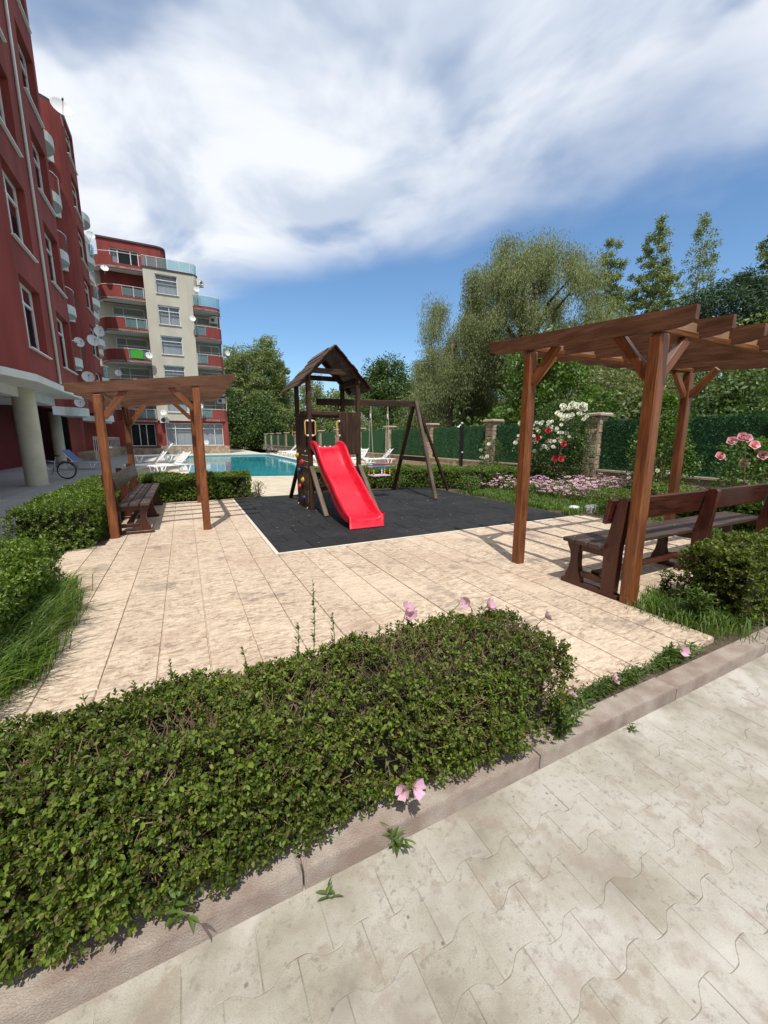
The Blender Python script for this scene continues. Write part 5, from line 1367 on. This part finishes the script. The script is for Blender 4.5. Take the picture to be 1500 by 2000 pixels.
pb = [(-.25 + R.uniform(-.15, .1), dy, z, .075, 'petal_rose') for dy, z in ((.20, 1.46), (.10, 1.52), (.05, 1.50), (-.12, 1.40), (.28, 1.22), (.0, 1.12), (-.2, 1.25), (-.3, 1.5))]
bush('rose_bush', 'pink rose bush at the right edge behind the long bench', 'rose bush', 8.0, 3.0, [(.05, .2), (.5, .42), (1.0, .5), (1.4, .35), (1.5, .1)], 2600, .07, 'broad_leaf', 6, pb)
bush('shrub', 'upright green shrub with white flowers behind the rear pergola post', 'shrub', 10.1, 5.5, [(.05, .4), (.6, .7), (1.3, .6), (2.0, .38), (2.5, .1)], 5200, .085, 'broad_leaf', 7, [(-.5 + R.uniform(-.1, .2), R.uniform(-.5, .5), R.uniform(.5, 1.4), .05, 'petal_white') for _ in range(9)])
bush('shrub', 'small round clipped shrub beside the flower bed near the bench', 'shrub', 7.75, 5.0, [(.0, .30), (.2, .42), (.4, .38), (.52, .15)], 5000, .035, 'hedge_lush', 5)
bush('shrub', 'loose leafy shrub before the far hedge near the swing frame', 'shrub', 5.9, 10.75, [(.0, .2), (.2, .32), (.4, .2)], 900, .06, 'weed_leaf', 5); bush('shrub', 'loose leafy shrub behind the slanting swing leg', 'shrub', 7.25, 9.0, [(.0, .25), (.25, .38), (.45, .2)], 1100, .06, 'weed_leaf', 5)
bush('shrub', 'small weeds clump at the end of the hedge by the pool path', 'shrub', 1.65, 10.75, [(.0, .12), (.2, .22), (.4, .1)], 260, .05, 'weed_leaf', 5)

n_ = 90; P_ = np.stack([rng.uniform(1.2, 6.6, n_), rng.uniform(5.3, 10.4, n_), np.full(n_, .006)], 1); D = rdir(n_); D[:, 2] = .1
v, f = leaf_arrays(P_, D, np.tile([0, 0, 1.], (n_, 1)), rng.uniform(.012, .032, n_), .012, .2)
tag(new_obj('debris', np_mesh('debris', v, f), G['petal_white']), 'scattered pale petals and grit on the black rubber surface', 'debris', None, 'stuff')
n_ = 320; P_ = np.stack([rng.uniform(-.9, 3.5, n_), rng.uniform(1.9, 5.0, n_), np.full(n_, .006)], 1); D = rdir(n_); D[:, 2] = .1
v, f = leaf_arrays(P_, D, np.tile([0, 0, 1.], (n_, 1)), rng.uniform(.008, .022, n_), .008, .2)
tag(new_obj('debris', np_mesh('debris', v, f), G['dry_twig']), 'dry leaf bits and grit scattered on the cream plaza', 'debris', None, 'stuff')
# ------------------------------------------------------------------ trees
def tree(name, label, x, y, h, crown, n_, leaf, mat, bark='bark', trunk_r=.22, clumps=60, cr=.9, z0=2.0, droop=0, wl=.5, hollow=.35, limbs=9, group='trees beyond the fence', lean=(0, 0), shape=None):
    """crown: list of (relative height 0..1, radius) between z0 and h"""
    root = empty(name, (x, y, -.3), 0, label, 'tree', group); zs = np.array([c[0] for c in crown]); rs = np.array([c[1] for c in crown])
    cz = rng.uniform(0, 1, clumps * 3); w_ = np.interp(cz, zs, rs); sel = rng.uniform(size=clumps * 3) < (w_ / w_.max()) ** 1.2 + .05; cz = cz[sel][:clumps]; m_ = len(cz)
    cr_ = np.interp(cz, zs, rs); a = rng.uniform(0, 6.283, m_); rr = cr_ * np.sqrt(rng.uniform(hollow ** 2, 1, m_)) * rng.uniform(.75, 1.1, m_)
    CC = np.stack([rr * np.cos(a) + lean[0] * cz, rr * np.sin(a) + lean[1] * cz, z0 + cz * (h - z0)], 1)
    mb = MB(); tz = z0 + (h - z0) * .72
    tp = [(lean[0] * t_ * .8 + .12 * math.sin(t_ * 5 + x), lean[1] * t_ * .8 + .12 * math.cos(t_ * 4 + y), tz * t_) for t_ in (0, .15, .35, .55, .75, 1)]
    mb.tube(tp, [trunk_r * 1.25, trunk_r, trunk_r * .85, trunk_r * .65, trunk_r * .42, trunk_r * .15], 8); mb.build('trunk', G[bark], root, True)
    lb_ = MB()
    for i in range(min(limbs, m_)):
        c = CC[i]; t_ = min(.9, max(.15, (c[2] / tz) * R.uniform(.45, .75))); b0 = Vector([np.interp(t_, (0, .15, .35, .55, .75, 1), [p[k] for p in tp]) for k in range(3)]); e = Vector(c); md = (b0 + e) / 2 + Vector((0, 0, -.08 * (e - b0).length if not droop else .2 * (e - b0).length))
        lb_.tube([b0, md, e], [trunk_r * .42, trunk_r * .25, trunk_r * .06], 5, caps=False)
    lb_.build('limbs', G[bark], root, True)
    ci = rng.integers(0, m_, n_); sc_ = cr * rng.uniform(.6, 1.25, m_)
    P_ = CC[ci] + np.clip(rng.normal(size=(n_, 3)), -1.5, 1.5) * (sc_[ci] * .48)[:, None] * np.array([1, 1, .8])
    D = rdir(n_); D[:, 2] -= .25
    if droop:
        k = rng.uniform(0, 1, n_) ** .8; st = (rng.integers(0, 60, n_) * 97 + ci * 13) ; ang = (st % 628) / 100.; rad_ = ((st * 7) % 100) / 100. * sc_[ci]
        P_ = CC[ci] + np.stack([np.cos(ang) * rad_, np.sin(ang) * rad_, .35 * sc_[ci] - k * droop * (.5 + ((st * 3) % 100) / 100.)], 1) + rng.normal(size=(n_, 3)) * .07
        puff = rng.uniform(size=n_) < .38; P_[puff] = (CC[ci] + np.clip(rng.normal(size=(n_, 3)), -1.5, 1.5) * (sc_[ci] * .46)[:, None])[puff]
        out = unit(CC[ci] * np.array([1, 1, 0])); P_ += out * (.25 * sc_[ci] * np.sqrt(k))[:, None]
        D = rdir(n_) * .55; D[:, 2] -= 1.0
    v, f = leaf_arrays(P_, D, rdir(n_), leaf * rng.uniform(.6, 1.3, n_), leaf * wl, .15)
    tag(new_obj('crown', np_mesh('crown', v, f), G[mat], root), kind='stuff'); return root


# big willow
tree('willow_tree', 'large silvery green willow with drooping branches behind the fence', 18.9, 18.8, 13.0, [(0, 3.2), (.25, 4.0), (.5, 4.3), (.75, 3.7), (.92, 2.2), (1, .6)], 200000, .135, 'willow_leaf', 'bark', .4, 92, 1.05, 3.0, 1.3, .32, .5, 26)
tree('willow_tree', 'lower left willow limb mass hanging over the fence line', 14.9, 20.6, 10.3, [(0, 1.2), (.4, 2.2), (.7, 2.4), (.9, 1.6), (1, .5)], 90000, .13, 'willow_leaf', 'bark', .2, 36, .9, 2.6, 1.9, .26, .2, 10)
tree('broad_leaf_tree', 'dense bright green large leaved tree right behind the fence and roses', 13.6, 12.0, 5.9, [(0, 1.4), (.4, 2.1), (.75, 1.6), (1, .4)], 14000, .19, 'broad_leaf', 'bark', .14, 80, .65, 1.6, 0, .45, .3, 12)
for i, (x, y, h, n_, lab) in enumerate(((35.5, 25.5, 19.4, 9000, 'slender poplar just right of the willow crown'), (38.5, 23.5, 20.4, 9500, 'tall thin poplar between the willow and the bare topped poplar'), (43.5, 22.5, 21.6, 3800, 'sparse pale poplar with bare twigs above the pergola roof'),
                                      (37.5, 13.6, 20.2, 9000, 'tall poplar behind the pine near the right edge'), (41.0, 12.8, 20.8, 8000, 'poplar cut by the right edge of the picture'))):
    tree('poplar_tree', lab, x, y, h, [(0, 1.6), (.3, 2.6), (.7, 2.0), (1, .4)], int(n_ * 4.0), .17, 'poplar_leaf', 'pale_bark', .14, 330, .46, 3.0, 0, .6, .05, 26)
tree('pine_tree', 'dark green spreading pine above the pergola end', 30.5, 13.6, 11.2, [(0, 2.6), (.3, 3.6), (.6, 3.0), (1, 1.0)], 26000, .32, 'pine_leaf', 'bark', .22, 60, 1.0, 6.2, 0, .2, .2, 14)
FT = [(14.0, 74, 18.6, 4.2, 'poplar_leaf', 20000, 'tall dense poplar left of the play tower roof beyond the pool'), (9.6, 76, 17.8, 4.0, 'poplar_leaf', 19000, 'poplar beside the corner of the sunlit building'), (17.8, 78, 16.0, 2.6, 'poplar_leaf', 9000, 'poplar between the dense poplar and the play tower'),
      (6.5, 70, 9.5, 3.0, 'dark_leaf', 8000, 'dark bushy tree low beside the sunlit building'), (12.0, 68, 8.0, 3.0, 'dark_leaf', 8000, 'dark bushy tree at the far end of the pool'),
      (24.5, 82, 14.0, 3.6, 'willow_leaf', 8000, 'pale loose tree left behind the tower roof'), (30.5, 74, 13.5, 3.2, 'poplar_leaf', 8000, 'tree seen through the open tower top'),
      (25.5, 50, 12.4, 3.9, 'dark_leaf', 15000, 'round dark tree right of the tower roof'), (19.0, 52, 7.5, 3.0, 'poplar_leaf', 8000, 'bushy tree behind the tower posts'), (18.5, 42, 6.2, 2.6, 'dark_leaf', 8000, 'dark bush behind the fence under the swing beam'),
      (24.5, 38, 9.5, 3.0, 'poplar_leaf', 9000, 'tree behind the swing frame top'), (21.5, 30, 7.4, 2.6, 'poplar_leaf', 9000, 'leafy tree between swing frame and street lamp'), (29.0, 33, 9.5, 3.2, 'dark_leaf', 9000, 'dark tree left of the willow crown'),
      (20.5, 13.5, 6.2, 2.6, 'willow_leaf', 8000, 'grey green tree under the pergola roof between posts'), (23.0, 10.0, 7.0, 2.8, 'poplar_leaf', 8000, 'loose tree behind the rear pergola post'), (22.0, 6.2, 5.6, 2.5, 'dark_leaf', 7000, 'dark scrub tree above the screen near the right edge'),
      (26.0, 7.5, 7.5, 3.0, 'poplar_leaf', 8000, 'leafy tree at the right edge above the screen'), (34.0, 18.5, 9.5, 3.4, 'poplar_leaf', 9000, 'tree below the slender poplars'), (31.0, 22.0, 11.5, 3.0, 'poplar_leaf', 8000, 'leafy tree filling the gap right of the willow'), (33.5, 10.5, 10.0, 3.0, 'dark_leaf', 8000, 'dark tree under the pine at the right edge'), (16.6, 6.9, 3.6, 1.7, 'dark_leaf', 4200, 'low dark scrub just over the near screen')]
for i, (x, y, h, r, mm, n_, lab) in enumerate(FT):
    far = y > 45
    tree('broad_leaf_tree', lab, x, y, h, [(0, r * 1.0), (.3, r * 1.2), (.65, r * 1.0), (1, r * .25)], int(n_ * (2.4 if far else 3.0)), .34 if far else .17, mm, 'bark', .2, 130, r * .42, h * .05, 0, .55, .3, 12)
bush('shrub', 'pale silvery shrub seen behind the play tower rail', 'shrub', 16.0, 38.5, [(.2, 1.4), (1.8, 2.0), (3.2, 1.6), (4.2, .4)], 5000, .2, 'silver_leaf', 7)
tag(bush('undergrowth', 'dark undergrowth mass behind the fence', 'undergrowth', 0, 0, [(0, .1), (.1, .1)], 4, .05, 'dark_leaf', 3), kind='stuff')
n_ = 60000; yy = rng.uniform(3, 80, n_); P_ = np.stack([rng.uniform(12.4, 17, n_) + np.maximum(0, yy - 30) * .12, yy, rng.uniform(-.3, 1, n_) ** 1 * (1.8 + .9 * np.sin(yy * .9) + .5 * np.sin(yy * 2.3))], 1)
D = rdir(n_); v, f = leaf_arrays(P_, D, rdir(n_), rng.uniform(.14, .3, n_), .12, .15)
und = [o for o in C.objects if o.name.startswith('undergrowth')][0]
for ch in list(und.children): bpy.data.objects.remove(ch)
new_obj('foliage', np_mesh('foliage', v, f), G['dark_leaf'], und)

# white house behind the trees on the right
wh = empty('white_house', (46, 15, -.3), rad(-20), 'white house glimpsed through the trees near the right edge', 'house')
hm_ = MB(); wall_holes(hm_, (-5, -3), (1, 0), (0, -1), 10, 0, 6.2, [(1.5, 3, 3.8, 5.2), (6, 7.5, 3.8, 5.2), (1.5, 3, .9, 2.3), (6, 7.5, .9, 2.3)], .2); hm_.quad((-5, 3, 0), (-5, -3, 0), (-5, -3, 6.2), (-5, 3, 6.2)); hm_.quad((5, -3, 0), (5, 3, 0), (5, 3, 6.2), (5, -3, 6.2)); hm_.quad((5, 3, 0), (-5, 3, 0), (-5, 3, 6.2), (5, 3, 6.2)); hm_.build('wall', G['white_plaster'], wh)
MB().add([(-5.4, -3.4, 6.2), (5.4, -3.4, 6.2), (5.4, 3.4, 6.2), (-5.4, 3.4, 6.2), (-4, 0, 8), (4, 0, 8)], [(0, 1, 5, 4), (2, 3, 4, 5), (1, 2, 5), (3, 0, 4), (3, 2, 1, 0)]).build('roof', G['red_plaster'], wh)
for (a, c, za, zb) in ((1.5, 3, 3.8, 5.2), (6, 7.5, 3.8, 5.2), (1.5, 3, .9, 2.3), (6, 7.5, .9, 2.3)): window(wh, (-5, -3), (1, 0), (0, -1), a, c, za, zb, .18, (.5,), 0, .5)
